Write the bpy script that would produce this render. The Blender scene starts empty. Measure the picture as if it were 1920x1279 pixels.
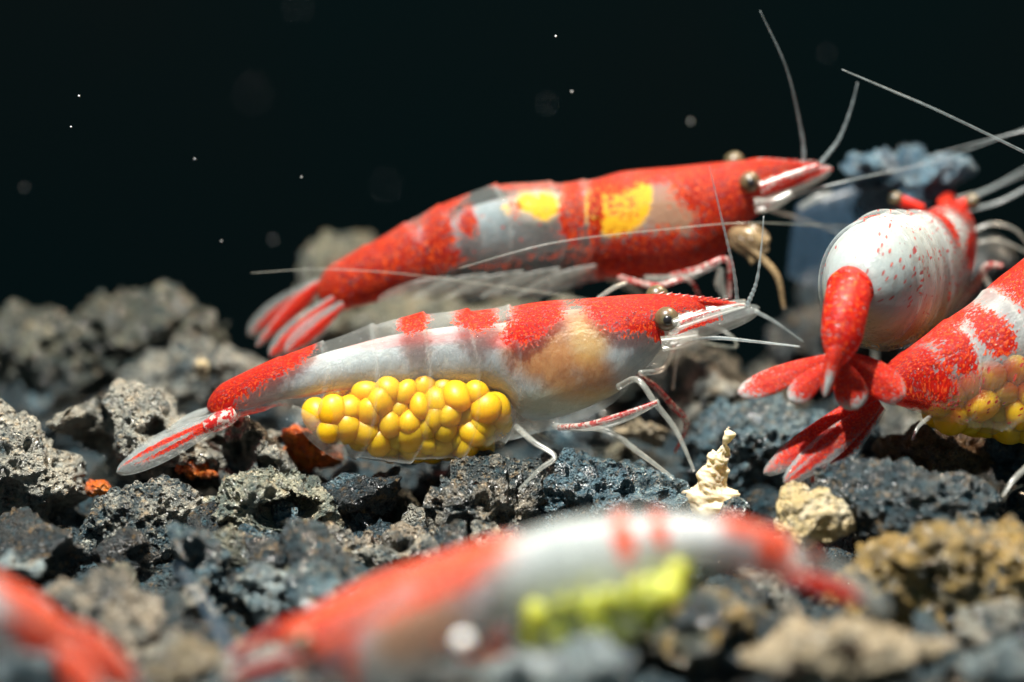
import bpy, math, random
import numpy as np
from mathutils import Vector, Matrix

R = math.radians
scene = bpy.context.scene
col = scene.collection
scene.unit_settings.system = 'METRIC'
scene.unit_settings.scale_length = 0.01          # 1 unit = 1 cm: the shrimps are about 2.5 cm long

# ------------------------------------------------------------------ camera
LENS, SENSOR, DIST, PITCH = 120.0, 36.0, 13.5, R(10)
FWD = np.array([0, math.cos(PITCH), -math.sin(PITCH)])
UP = np.array([0, math.sin(PITCH), math.cos(PITCH)])
RIGHT = np.array([1.0, 0, 0])
CAM = -DIST * FWD
cd = bpy.data.cameras.new('camera'); cam = bpy.data.objects.new('camera', cd); col.objects.link(cam)
cam.location = CAM; cam.rotation_euler = (math.pi / 2 - PITCH, 0, 0)
cd.lens = LENS; cd.sensor_width = SENSOR; cd.clip_start = 0.1; cd.clip_end = 200
cd.dof.use_dof = True; cd.dof.focus_distance = DIST - 0.12; cd.dof.aperture_fstop = 0.215
scene.camera = cam

# ------------------------------------------------------------------ world, lamps, exposure
w = bpy.data.worlds.new('World'); scene.world = w; w.use_nodes = True
bg = w.node_tree.nodes['Background']; bg.inputs[0].default_value = (0.08, 0.42, 0.58, 1); bg.inputs[1].default_value = 0.20
def lamp(name, loc, target, energy, size, color):
    d = bpy.data.lights.new(name, 'AREA'); d.shape = 'DISK'; d.size = size; d.energy = energy; d.color = color
    o = bpy.data.objects.new(name, d); col.objects.link(o); o.location = loc
    o.rotation_euler = (Vector(target) - Vector(loc)).to_track_quat('-Z', 'Y').to_euler()
    return o
lamp('aquarium_lamp', (-2.4, -4.4, 14.0), (0, -0.3, -0.3), 8000, 0.5, (1.0, 0.96, 0.88))
lamp('added_rim_lamp', (5.0, 4.5, 11.0), (0.5, 0.5, 0), 2600, 0.8, (1.0, 0.78, 0.55))  # added warm lamp behind, for rim light on shrimp backs and rocks
vs = scene.view_settings
vs.view_transform = 'Standard'; vs.look = 'None'; vs.exposure = 0.0; vs.gamma = 1.0; vs.use_curve_mapping = False
scene.cycles.use_denoising = True
scene.cycles.transparent_max_bounces = 20
scene.cycles.max_bounces = 6

# ------------------------------------------------------------------ helpers
def P(px, py, Y=0.0):
    """pixel of the photograph (1920 x 1279) at world depth Y -> world point"""
    d = FWD + RIGHT * ((px - 960) / 1920 * SENSOR / LENS) + UP * ((639.5 - py) / 1920 * SENSOR / LENS)
    return CAM + d * ((Y - CAM[1]) / d[1])
def S(Y=0.0):
    return SENSOR / LENS / 1920 * (DIST + Y)       # size of one photograph pixel at depth Y
def hsh(ix, iy, iz, seed):
    h = (ix.astype(np.int64) * 73856093) ^ (iy.astype(np.int64) * 19349663) ^ (iz.astype(np.int64) * 83492791) ^ (seed * 2654435761)
    h = (h & 0xffffffff).astype(np.uint64)
    h = ((h ^ (h >> np.uint64(16))) * np.uint64(0x45d9f3b)) & np.uint64(0xffffffff)
    h = ((h ^ (h >> np.uint64(16))) * np.uint64(0x45d9f3b)) & np.uint64(0xffffffff)
    return ((h ^ (h >> np.uint64(16))) & np.uint64(0xffffff)).astype(np.float64) / 16777216.0
def vnoise(p, seed=0):
    i = np.floor(p).astype(np.int64); f = p - i; f = f * f * f * (f * (f * 6 - 15) + 10)
    r = 0
    for dx in (0, 1):
        for dy in (0, 1):
            for dz in (0, 1):
                wgt = (f[:, 0] if dx else 1 - f[:, 0]) * (f[:, 1] if dy else 1 - f[:, 1]) * (f[:, 2] if dz else 1 - f[:, 2])
                r = r + wgt * hsh(i[:, 0] + dx, i[:, 1] + dy, i[:, 2] + dz, seed)
    return r * 2 - 1
def fbm(p, seed=0, octv=4, gain=0.5):
    r = 0; a = 1.0
    for k in range(octv):
        r = r + a * vnoise(p * (2.03 ** k) + 17.3 * k, seed + k); a *= gain
    return r
def pits(p, cell, keep, seed):
    """hollow bubbles: 0 outside, up to 1 in the middle of a bubble"""
    q = p / cell; i = np.floor(q).astype(np.int64); best = np.zeros(len(p))
    for dx in (-1, 0, 1):
        for dy in (-1, 0, 1):
            for dz in (-1, 0, 1):
                a, b, c = i[:, 0] + dx, i[:, 1] + dy, i[:, 2] + dz
                h = hsh(a, b, c, seed)
                rad = np.where(h < keep, 0.20 + 0.42 * hsh(a, b, c, seed + 9) ** 1.5, 1e-6)
                d2 = (a + hsh(a, b, c, seed + 1) - q[:, 0]) ** 2 + (b + hsh(a, b, c, seed + 2) - q[:, 1]) ** 2 + (c + hsh(a, b, c, seed + 3) - q[:, 2]) ** 2
                v = np.clip(1 - d2 / rad ** 2, 0, 1)
                best = np.maximum(best, np.sqrt(v) * np.minimum(rad / 0.45, 1))
    return best
def sstep(a, b, x):
    t = np.clip((x - a) / (b - a), 0, 1); return t * t * (3 - 2 * t)

def empty(name, loc, label, cat, group=None):
    o = bpy.data.objects.new(name, None); col.objects.link(o); o.location = loc; o.empty_display_size = 0.2
    return tag(o, label, cat, group)
def tag(o, label=None, cat=None, group=None, kind=None):
    if label: o['label'] = label
    if cat: o['category'] = cat
    if group: o['group'] = group
    if kind: o['kind'] = kind
    return o
def link(name, V, F, mat, parent=None, loc=None, attrs=None, smooth=True):
    """vertices in world space; stored relative to the thing's own origin"""
    V = np.asarray(V, float)
    base = np.zeros(3)
    if parent is not None:
        q = parent
        while q is not None:
            base = base + np.array(q.location); q = q.parent
    if loc is not None: base = np.array(loc, float)
    me = bpy.data.meshes.new(name)
    me.from_pydata((V - base).tolist(), [], F if isinstance(F, list) else F.tolist())
    me.update()
    if smooth: me.polygons.foreach_set('use_smooth', [True] * len(me.polygons))
    for an, (ty, arr) in (attrs or {}).items():
        a = me.attributes.new(an, ty, 'POINT')
        a.data.foreach_set('color' if ty == 'FLOAT_COLOR' else 'vector' if ty == 'FLOAT_VECTOR' else 'value', np.asarray(arr, float).ravel())
    me.materials.append(mat)
    o = bpy.data.objects.new(name, me); col.objects.link(o)
    if parent is not None: o.parent = parent
    elif loc is not None: o.location = loc
    return o

# ------------------------------------------------------------------ materials
class N:
    def __init__(self, name):
        self.m = bpy.data.materials.new(name); self.m.use_nodes = True
        self.t = self.m.node_tree; self.t.nodes.clear()
        self.out = self.t.nodes.new('ShaderNodeOutputMaterial')
    def n(self, ty, **kw):
        nd = self.t.nodes.new('ShaderNode' + ty)
        for k, v in kw.items():
            if k.startswith('_'): setattr(nd, k[1:], v)
            else: self.put(nd.inputs[int(k[1:]) if k[0] == 'i' and k[1:].isdigit() else k.replace('__', ' ')], v)
        return nd
    def put(self, sock, v):
        if isinstance(v, bpy.types.NodeSocket): self.t.links.new(v, sock)
        elif isinstance(v, bpy.types.Node): self.t.links.new(v.outputs[0], sock)
        elif isinstance(v, (tuple, list)) and len(v) == 3 and sock.type == 'RGBA': sock.default_value = (*v, 1)
        else: sock.default_value = v
    def math(self, op, a, b=0.0, c=None, clamp=False):
        nd = self.t.nodes.new('ShaderNodeMath'); nd.operation = op; nd.use_clamp = clamp
        self.put(nd.inputs[0], a); self.put(nd.inputs[1], b)
        if c is not None: self.put(nd.inputs[2], c)
        return nd.outputs[0]
    def mix(self, f, a, b):
        nd = self.t.nodes.new('ShaderNodeMix'); nd.data_type = 'RGBA'
        self.put(nd.inputs[0], f); self.put(nd.inputs[6], a); self.put(nd.inputs[7], b)
        return nd.outputs[2]
    def ramp(self, x, lo, hi, a=0.0, b=1.0):
        nd = self.t.nodes.new('ShaderNodeMapRange'); nd.interpolation_type = 'SMOOTHSTEP'
        for k, v in enumerate((x, lo, hi, a, b)): self.put(nd.inputs[k], v)
        return nd.outputs[0]
    def surf(self, sh):
        self.put(self.out.inputs[0], sh); return self.m

def rock_mat(name, cA, cB, speck=(0.75, 0.72, 0.62), amount=0.5, rough=0.5, pit=26.0, bump=1.0, spec=0.5, wet=0.7):
    k = N(name); tc = k.n('TexCoord'); v = tc.outputs['Object']
    big = k.n('TexNoise', Vector=v, Scale=8.0, Detail=6.0, Roughness=0.7)
    fine = k.n('TexNoise', Vector=v, Scale=38.0, Detail=5.0, Roughness=0.75)
    grain = k.n('TexNoise', Vector=v, Scale=120.0, Detail=3.0, Roughness=0.7)
    vor = k.n('TexVoronoi', Vector=v, Scale=pit, Randomness=1.0)
    vor2 = k.n('TexVoronoi', Vector=v, Scale=pit * 2.3, Randomness=1.0)
    oi = k.n('ObjectInfo')
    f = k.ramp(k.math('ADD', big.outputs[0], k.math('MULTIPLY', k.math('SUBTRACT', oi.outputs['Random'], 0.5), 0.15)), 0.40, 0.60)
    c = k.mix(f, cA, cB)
    c = k.mix(k.math('MULTIPLY', k.ramp(fine.outputs[0], 0.50, 0.68), amount), c, speck)  # pale grains painted into the colour as glints
    hue = k.n('TexNoise', Vector=v, Scale=22.0, Detail=4.0, Roughness=0.75)
    sat = k.n('HueSaturation', Saturation=1.25, Color=c)
    c = k.mix(k.math('MULTIPLY', k.ramp(hue.outputs[0], 0.54, 0.66), 0.6), sat, k.mix(0.5, c, (0.62, 0.36, 0.10)))
    c = k.mix(k.math('MULTIPLY', k.ramp(hue.outputs[0], 0.46, 0.34), 0.65), c, k.mix(0.6, c, (0.03, 0.13, 0.18)))  # bluish dark mottling puts the tint of shadowed pits into the colour
    c = k.mix(k.math('MULTIPLY', k.ramp(grain.outputs[0], 0.52, 0.66), 0.6), c, (0.02, 0.028, 0.032))  # scattered dark grains put the shade of small pits into the colour
    p1 = k.ramp(vor.outputs['Distance'], 0.12, 0.42); p2 = k.ramp(vor2.outputs['Distance'], 0.1, 0.45)
    h = k.math('ADD', k.math('MULTIPLY', p1, 0.9), k.math('MULTIPLY', p2, 0.45))
    h = k.math('ADD', h, k.math('MULTIPLY', fine.outputs[0], 0.8))
    h = k.math('ADD', h, k.math('MULTIPLY', grain.outputs[0], 0.3))
    bp = k.n('Bump', Strength=1.0, Distance=0.065 * bump, Height=h)
    ro = k.ramp(grain.outputs[0], 0.35, 0.65, rough - 0.2, rough + 0.25)
    b = k.n('BsdfPrincipled', Base__Color=c, Roughness=ro, Normal=bp.outputs[0]); b.inputs['Specular IOR Level'].default_value = spec
    b.inputs['Coat Weight'].default_value = wet; b.inputs['Coat Roughness'].default_value = 0.16; k.put(b.inputs['Coat Normal'], bp.outputs[0])
    return k.surf(b)
MR = dict(
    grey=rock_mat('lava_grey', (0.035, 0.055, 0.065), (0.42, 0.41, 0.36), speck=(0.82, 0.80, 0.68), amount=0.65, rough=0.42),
    pale=rock_mat('lava_pale', (0.14, 0.17, 0.15), (0.56, 0.54, 0.42), amount=0.5, pit=20, rough=0.42),
    brown=rock_mat('lava_brown', (0.04, 0.055, 0.06), (0.38, 0.34, 0.28), amount=0.5, rough=0.42),
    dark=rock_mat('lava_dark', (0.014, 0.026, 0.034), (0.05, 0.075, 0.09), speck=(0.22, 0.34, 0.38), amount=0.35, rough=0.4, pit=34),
    blue=rock_mat('lava_blue', (0.02, 0.05, 0.068), (0.13, 0.20, 0.24), speck=(0.55, 0.70, 0.70), amount=0.5, rough=0.34, pit=32, spec=0.8),
    teal=rock_mat('lava_teal', (0.12, 0.17, 0.19), (0.40, 0.48, 0.50), speck=(0.7, 0.75, 0.7), amount=0.5, rough=0.4),
    azure=rock_mat('lava_azure', (0.07, 0.14, 0.21), (0.26, 0.40, 0.50), speck=(0.6, 0.72, 0.75), amount=0.5, rough=0.36),
    ochre=rock_mat('lava_ochre', (0.04, 0.055, 0.05), (0.42, 0.30, 0.13), speck=(0.65, 0.62, 0.5), amount=0.5, rough=0.32, pit=16, spec=.8),
    cream=rock_mat('stone_cream', (0.74, 0.60, 0.36), (0.88, 0.80, 0.62), speck=(0.9, 0.82, 0.62), amount=0.3, rough=0.5, bump=0.6),
    tan=rock_mat('stone_tan', (0.26, 0.22, 0.15), (0.46, 0.40, 0.30), speck=(0.7, 0.6, 0.45), amount=0.4, rough=0.5, bump=0.7),
    olive=rock_mat('lava_olive', (0.03, 0.04, 0.035), (0.20, 0.20, 0.15), speck=(0.55, 0.55, 0.45), amount=0.5, rough=0.38, spec=.7),
    rust=rock_mat('stone_rust', (0.09, 0.05, 0.03), (0.20, 0.12, 0.065), speck=(0.4, 0.3, 0.16), amount=0.3, rough=0.5, pit=40),
    orange=rock_mat('stone_orange', (0.66, 0.14, 0.05), (0.80, 0.30, 0.14), speck=(0.9, 0.5, 0.3), amount=0.4, rough=0.5, bump=0.5),
    black=rock_mat('lava_black', (0.012, 0.017, 0.02), (0.022, 0.03, 0.034), speck=(0.1, 0.13, 0.15), amount=0.18, rough=0.4, pit=60, bump=0.6),
)
def shell_mat(name, red=(0.52, 0.006, 0.004), red2=(0.78, 0.035, 0.006), milk=(0.48, 0.54, 0.54), streak=1.0):
    k = N(name); at = k.n('Attribute', _attribute_name='pigment'); uv = k.n('Attribute', _attribute_name='skin')
    sep = k.n('SeparateColor', Color=at.outputs['Color'])
    mp = k.n('Mapping', Vector=uv.outputs['Vector']); mp.inputs['Scale'].default_value = (1.0, 0.55, 1.0)
    n1 = k.n('TexNoise', Vector=mp, Scale=52.0, Detail=3.0, Roughness=0.7)
    n2 = k.n('TexNoise', Vector=mp, Scale=95.0, Detail=2.0, Roughness=0.6)
    n3 = k.n('TexNoise', Vector=uv.outputs['Vector'], Scale=9.0, Detail=4.0, Roughness=0.6)
    j = k.math('ADD', k.math('MULTIPLY', k.math('SUBTRACT', n1.outputs[0], 0.5), 2.2), k.math('MULTIPLY', k.math('SUBTRACT', n2.outputs[0], 0.5), 2.4))
    def edge(ch, lo=0.34, hi=0.66, jit=1.0):
        return k.ramp(k.math('ADD', ch, k.math('MULTIPLY', j, jit)), lo, hi)
    has_r = k.math('GREATER_THAN', sep.outputs[0], 0.02); has_g = k.math('GREATER_THAN', sep.outputs[1], 0.02)
    rm = k.math('MULTIPLY', edge(sep.outputs[0]), has_r)
    rm = k.math('MULTIPLY', rm, k.ramp(n2.outputs[0], 0.32, 0.46, 0.92, 0.99))
    ym = k.math('MULTIPLY', edge(sep.outputs[1], 0.25, 0.75, 0.4), has_g)
    bm = sep.outputs[2]; mk = k.math('MULTIPLY', at.outputs['Alpha'], k.ramp(n3.outputs[0], 0.3, 0.7, 0.75, 1.15))
    sp = k.n('Attribute', _attribute_name='speckle')
    vo = k.n('TexVoronoi', Vector=uv.outputs['Vector'], Scale=40.0, Randomness=1.0)
    vsep = k.n('SeparateColor', Color=vo.outputs['Color'])
    dot = k.math('MULTIPLY', k.ramp(k.math('ADD', vo.outputs['Distance'], k.math('MULTIPLY', n2.outputs[0], 0.25)), 0.46, 0.36), k.math('LESS_THAN', vsep.outputs[0], sp.outputs['Fac']))
    rm = k.math('MAXIMUM', rm, k.math('MULTIPLY', dot, 0.85))
    rc = k.mix(k.ramp(n2.outputs[0], 0.46, 0.60), red, red2)
    rc = k.mix(k.math('MULTIPLY', k.ramp(n2.outputs[0], 0.57, 0.64), 0.6), rc, (0.95, 0.22, 0.05))  # orange flecks paint specular glints into the red
    rc = k.mix(k.ramp(n1.outputs[0], 0.46, 0.34), rc, tuple(x * 0.45 for x in red))
    c = k.mix(bm, milk, (0.42, 0.20, 0.08)); c = k.mix(ym, c, (0.95, 0.55, 0.03)); c = k.mix(rm, c, rc)
    inv = k.math('MULTIPLY', k.math('MULTIPLY', k.math('SUBTRACT', 1.0, rm), k.math('SUBTRACT', 1.0, ym)),
                 k.math('MULTIPLY', k.math('SUBTRACT', 1.0, bm), k.math('SUBTRACT', 1.0, mk)))
    al = k.math('MULTIPLY', k.math('SUBTRACT', 1.0, inv, clamp=True), k.math('SUBTRACT', 1.0, k.math('MULTIPLY', rm, 0.12)))
    h = k.math('ADD', k.math('MULTIPLY', n1.outputs[0], 0.6), k.math('MULTIPLY', n2.outputs[0], 0.4))
    bp = k.n('Bump', Strength=0.7, Distance=0.016, Height=h)
    b = k.n('BsdfPrincipled', Base__Color=c, Roughness=0.38, Normal=bp.outputs[0])
    b.inputs['Specular IOR Level'].default_value = 0.10
    tl = k.n('BsdfTranslucent', Color=c); b = k.n('MixShader', i0=0.35, i1=b, i2=tl)
    tr = k.n('BsdfTransparent', Color=k.mix(rm, (1.0, 1.0, 1.0), (1.0, 0.06, 0.04))); bp2 = k.n('Bump', Strength=0.9, Distance=0.018, Height=h); gl = k.n('BsdfGlossy', Roughness=0.07, Normal=bp2.outputs[0])
    m1 = k.n('MixShader', i0=al, i1=tr, i2=b)
    lw = k.n('LayerWeight', Blend=0.35)
    fc = k.math('ADD', 0.015, k.math('MULTIPLY', k.math('POWER', lw.outputs['Facing'], 3.0), 0.06))
    return k.surf(k.n('MixShader', i0=fc, i1=m1, i2=gl))
def flesh_mat(name, base=(0.36, 0.42, 0.44)):
    k = N(name); at = k.n('Attribute', _attribute_name='pigment'); uv = k.n('Attribute', _attribute_name='skin')
    sep = k.n('SeparateColor', Color=at.outputs['Color'])
    mp = k.n('Mapping', Vector=uv.outputs['Vector']); mp.inputs['Scale'].default_value = (1.0, 0.35, 1.0)
    n1 = k.n('TexNoise', Vector=mp, Scale=24.0, Detail=4.0, Roughness=0.65)
    n3 = k.n('TexNoise', Vector=uv.outputs['Vector'], Scale=7.0, Detail=5.0, Roughness=0.65)
    c = k.mix(k.ramp(n3.outputs[0], 0.35, 0.65), base, tuple(x * 0.8 for x in base))
    c = k.mix(k.math('MULTIPLY', k.ramp(n1.outputs[0], 0.52, 0.7), 0.5), c, (0.52, 0.56, 0.54))
    bj = k.math('MULTIPLY', sep.outputs[2], k.ramp(n3.outputs[0], 0.25, 0.6, 0.75, 1.1), clamp=True)
    c = k.mix(bj, c, k.mix(n1.outputs[0], (0.32, 0.11, 0.03), (0.52, 0.29, 0.12)))
    c = k.mix(sep.outputs[1], c, (0.86, 0.68, 0.16)); c = k.mix(sep.outputs[0], c, (0.68, 0.07, 0.06))
    bp = k.n('Bump', Strength=0.8, Distance=0.02, Height=n1.outputs[0])
    b = k.n('BsdfPrincipled', Base__Color=c, Roughness=0.32, Normal=bp.outputs[0]); b.inputs['Specular IOR Level'].default_value = 0.3
    b.inputs['Subsurface Weight'].default_value = 1.0; b.inputs['Subsurface Radius'].default_value = (1.0, 0.85, 0.75); b.inputs['Subsurface Scale'].default_value = 0.2
    return k.surf(b)
def glassy(name, colr, alpha, rough=0.25, gloss=0.06, spots=False, sss=0.3):
    k = N(name); tc = k.n('TexCoord')
    nz = k.n('TexNoise', Vector=tc.outputs['Object'], Scale=35.0, Detail=3.0, Roughness=0.6)
    b = k.n('BsdfPrincipled', Base__Color=k.mix(nz.outputs[0], tuple(x * 0.75 for x in colr), tuple(min(1, x * 1.2) for x in colr)), Roughness=rough)
    b.inputs['Subsurface Weight'].default_value = sss; b.inputs['Subsurface Scale'].default_value = 0.03
    if spots:
        n9 = k.n('TexNoise', Vector=tc.outputs['Object'], Scale=55.0, Detail=2.0)
        k.put(b.inputs['Base Color'], k.mix(k.ramp(n9.outputs[0], 0.44, 0.52), (0.55, 0.5, 0.45), colr))
    tr = k.n('BsdfTransparent'); gl = k.n('BsdfGlossy', Roughness=0.28)
    m1 = k.n('MixShader', i0=k.ramp(nz.outputs[0], 0.25, 0.75, alpha * 0.7, min(1, alpha * 1.3)), i1=tr, i2=b)
    lw = k.n('LayerWeight', Blend=0.3)
    return k.surf(k.n('MixShader', i0=k.math('ADD', gloss, k.math('MULTIPLY', lw.outputs['Facing'], gloss * 3)), i1=m1, i2=gl))
def solid(name, colr, rough=0.4, sss=0.0, scale=40.0, var=0.3, coat=0.0, bump=0.2):
    k = N(name); tc = k.n('TexCoord'); nz = k.n('TexNoise', Vector=tc.outputs['Object'], Scale=scale, Detail=4.0)
    c = k.mix(nz.outputs[0], tuple(x * (1 - var) for x in colr), tuple(min(1, x * (1 + var)) for x in colr))
    bp = k.n('Bump', Strength=bump, Distance=0.01, Height=nz.outputs[0])
    b = k.n('BsdfPrincipled', Base__Color=c, Roughness=rough, Normal=bp.outputs[0])
    b.inputs['Subsurface Weight'].default_value = sss; b.inputs['Subsurface Scale'].default_value = 0.2
    b.inputs['Subsurface Radius'].default_value = (1, 0.7, 0.3); b.inputs['Coat Weight'].default_value = coat; b.inputs['Coat Roughness'].default_value = 0.1
    return k.surf(b)
M_SHELL = shell_mat('shrimp_shell'); M_FLESH = flesh_mat('shrimp_flesh')
M_EGG = solid('egg_yellow', (0.94, 0.40, 0.001), 0.45, 0.8, 14, 0.12, 0.0, 0.05)
M_EGGG = solid('egg_green', (0.50, 0.50, 0.06), 0.45, 0.8, 14, 0.15, 0.0, 0.05)
M_LIMB = glassy('limb_clear', (0.70, 0.73, 0.66), 0.17, gloss=0.05, sss=0)
M_LIMBR = glassy('limb_red', (0.50, 0.016, 0.016), 0.55, gloss=.02, sss=0, spots=True)
M_LIMBT = glassy('limb_tan', (0.42, 0.30, 0.16), 0.5, gloss=.02, sss=0)
M_WHISK = glassy('antenna_pale', (0.40, 0.48, 0.50), 0.28, gloss=0.03, sss=0)
M_WHISKR = glassy('antenna_grey', (0.45, 0.42, 0.40), 0.6, gloss=0.1)
M_FILM = glassy('film_clear', (0.50, 0.52, 0.46), 0.085, gloss=0.008, sss=0)
M_MOLT = glassy('film_blue', (0.07, 0.16, 0.27), 0.16, gloss=0.008, rough=.6, sss=0)
M_EYE = glassy('eye_globe', (0.11, 0.09, 0.045), 0.9, rough=0.4, gloss=0.015)
M_PUPIL = solid('eye_pupil', (0.012, 0.012, 0.014), 0.3, 0, 30, 0.2, 0.0, 0.0)
M_STALK = solid('eye_stalk_red', (0.6, 0.03, 0.02), 0.35, 0.3)
M_HAIR = glassy('antenna_fine', (0.40, 0.42, 0.36), 0.22, gloss=0.02, sss=0)
M_CLRDOT = solid('white_speck_and_glint', (0.9, 0.9, 0.88), 0.25, 0.3, 10, 0.03, 0.5, 0.0)  # white for the drifting specks and the added glint ball

# ------------------------------------------------------------------ setting: gravel bed and tank wall
BEDROWS = [(-6.0, 2150), (-4.0, 1740), (-3.0, 1530), (-2.0, 1345), (-1.0, 1150), (-0.3, 1010), (0.3, 910), (0.8, 815), (1.3, 745), (1.7, 735), (2.3, 800), (3.2, 950), (5.0, 1050), (8.2, 1000)]
BY = np.array([b[0] for b in BEDROWS]); BZ = np.array([P(960, r, y)[2] for y, r in BEDROWS])
def bed_z(x, y):
    return np.interp(y, BY, BZ)
nx, ny = 190, 240
gx = np.linspace(-6.5, 6.5, nx); gy = np.linspace(-6.0, 8.2, ny)
XX, YY = np.meshgrid(gx, gy); pts = np.stack([XX.ravel(), YY.ravel(), np.zeros(nx * ny)], 1)
ZZ = bed_z(pts[:, 0], pts[:, 1]) + 0.10 * fbm(pts * 3.2, 5, 5, 0.6)
pts[:, 2] = ZZ - 0.06
def gridF(a, b, wrap=False):
    F = []
    for i in range(a - 1):
        for j in range(b if wrap else b - 1):
            F.append((i * b + j, i * b + (j + 1) % b, (i + 1) * b + (j + 1) % b, (i + 1) * b + j))
    return F
tag(link('gravel_bed', pts, gridF(ny, nx), MR['dark']), kind='structure')
k = N('tank_wall'); tc = k.n('TexCoord'); nz = k.n('TexNoise', Vector=tc.outputs['Object'], Scale=0.35, Detail=3.0)
M_WALL = k.surf(k.n('BsdfPrincipled', Base__Color=k.mix(nz.outputs[0], (0.0004, 0.0036, 0.0046), (0.0022, 0.0032, 0.0034)), Roughness=1.0, **{'Specular__IOR__Level': 0.0}))
yb = 8.0
V = [(-9, yb, -3), (9, yb, -3), (9, yb, 9), (-9, yb, 9), (-9, yb + .4, -3), (9, yb + .4, -3), (9, yb + .4, 9), (-9, yb + .4, 9)]
tag(link('tank_wall', V, [(0, 1, 2, 3), (7, 6, 5, 4), (0, 4, 5, 1), (1, 5, 6, 2), (2, 6, 7, 3), (3, 7, 4, 0)], M_WALL, smooth=False), kind='structure')

# ------------------------------------------------------------------ rocks
ICO = {}
def ico(level):
    if level in ICO: return ICO[level]
    import bmesh
    bm = bmesh.new(); bmesh.ops.create_icosphere(bm, subdivisions=level, radius=1.0)
    V = np.array([v.co[:] for v in bm.verts]); F = [tuple(v.index for v in f.verts) for f in bm.faces]; bm.free()
    ICO[level] = (V, F); return ICO[level]
def rock_mesh(level, rad, seed, pit=(0.16, 0.6, 0.12), pit2=(0.06, 0.68, 0.055), lump=0.10, facets=14, sharp=9.0):
    """angular lump with burst gas bubbles; pit = (cell, share kept, depth)"""
    U, F = ico(level); rng = np.random.RandomState(seed)
    nrm = rng.normal(size=(facets, 3)); nrm /= np.linalg.norm(nrm, axis=1)[:, None]
    hh = rng.uniform(0.72, 1.0, facets)
    d = np.maximum(U @ nrm.T, 1e-3) / hh[None, :]
    r = 1.0 / (np.sum(d ** sharp, axis=1) + 0.55 ** sharp) ** (1 / sharp)
    r = r / np.percentile(r, 90)
    rad = np.asarray(rad, float)
    p = U * r[:, None] * rad
    m = rad.mean()
    nn = U / rad; nn /= np.linalg.norm(nn, axis=1)[:, None]
    p = p + nn * (lump * m * fbm(p * (1.6 / m), seed + 3, 3))[:, None]
    p = p + nn * (0.034 * fbm(p * 11.0, seed + 7, 4, 0.6))[:, None]
    disp = 0
    if pit: disp = disp + pit[2] * pits(p, pit[0], pit[1], seed + 11)
    if pit2: disp = disp + pit2[2] * pits(p, pit2[0], pit2[1], seed + 23)
    p = p - nn * np.asarray(disp)[..., None]
    return p, F
nrock = [0]
def rock(name, label, cx, cy, rx, rz, Y, mat, level=5, ry=None, craters=(), group=None, seed=None, cat='rock', **kw):
    nrock[0] += 1; s = S(Y); seed = seed or (100 + 37 * nrock[0])
    rad = (rx * s, (ry if ry else 0.75 * min(rx, rz) + 0.25 * max(rx, rz)) * s, rz * s)
    p, F = rock_mesh(level, rad, seed, **kw); c = P(cx, cy, Y)
    for (kx, ky, kr, kd, ka) in craters:                  # (pixel x, y, radius, depth in cm, aspect)
        q = P(kx, ky, Y) - c; dx = p[:, 0] - q[0]; dz = (p[:, 2] - q[2]) / ka
        d2 = (dx * dx + dz * dz) / (kr * s) ** 2
        front = p[:, 1] < 0.15
        p[:, 1] += np.where(front & (d2 < 1), kd * np.sqrt(np.clip(1 - d2, 0, 1)), 0)
    o = link(name, p + c, F, MR[mat], loc=c)
    return tag(o, label, cat, group)
LR = 'lava_rock'
# behind the shrimps
rock(LR, 'ragged dark lava rock rising highest at the back, black wall behind', 225, 640, 165, 122, 1.3, 'olive', 6, pit=(0.24, 0.7, 0.22), lump=0.30, sharp=5)
rock(LR, 'grey lava rock with a pale flat top, beside the ragged back rock', 55, 655, 110, 92, 1.3, 'olive', 5, pit=(0.2, 0.6, 0.12), lump=0.16)
rock(LR, 'small knobbly lava rock between ragged back rock and raised tail fan', 395, 622, 55, 42, 1.25, 'olive', 5, lump=0.2)
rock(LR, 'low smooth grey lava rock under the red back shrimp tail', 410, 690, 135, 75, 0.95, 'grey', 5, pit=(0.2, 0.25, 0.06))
rock(LR, 'olive rounded rock peeking out behind the red back shrimp tail', 640, 560, 110, 105, 1.5, 'olive', 5, lump=0.14)
rock(LR, 'long grey rock lying beneath the belly of the red back shrimp', 860, 628, 290, 82, 1.3, 'olive', 6, ry=120)
rock(LR, 'grey rock lump under the head of the red back shrimp', 1200, 650, 130, 80, 1.3, 'brown', 5)
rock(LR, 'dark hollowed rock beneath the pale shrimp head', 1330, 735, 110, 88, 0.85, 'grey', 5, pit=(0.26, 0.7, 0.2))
rock(LR, 'blue grey honeycombed rock standing behind the shrimps against black wall', 1690, 338, 118, 76, 1.0, 'azure', 6, pit=(0.13, 0.95, 0.13), pit2=(0.07, .9, .06), lump=0.14)
rock(LR, 'dark rock below the honeycombed blue rock', 1720, 560, 240, 170, 1.7, 'black', 5)
rock(LR, 'dark wide rock under the see-through shed shell', 1560, 655, 150, 85, 1.35, 'black', 5)
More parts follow.
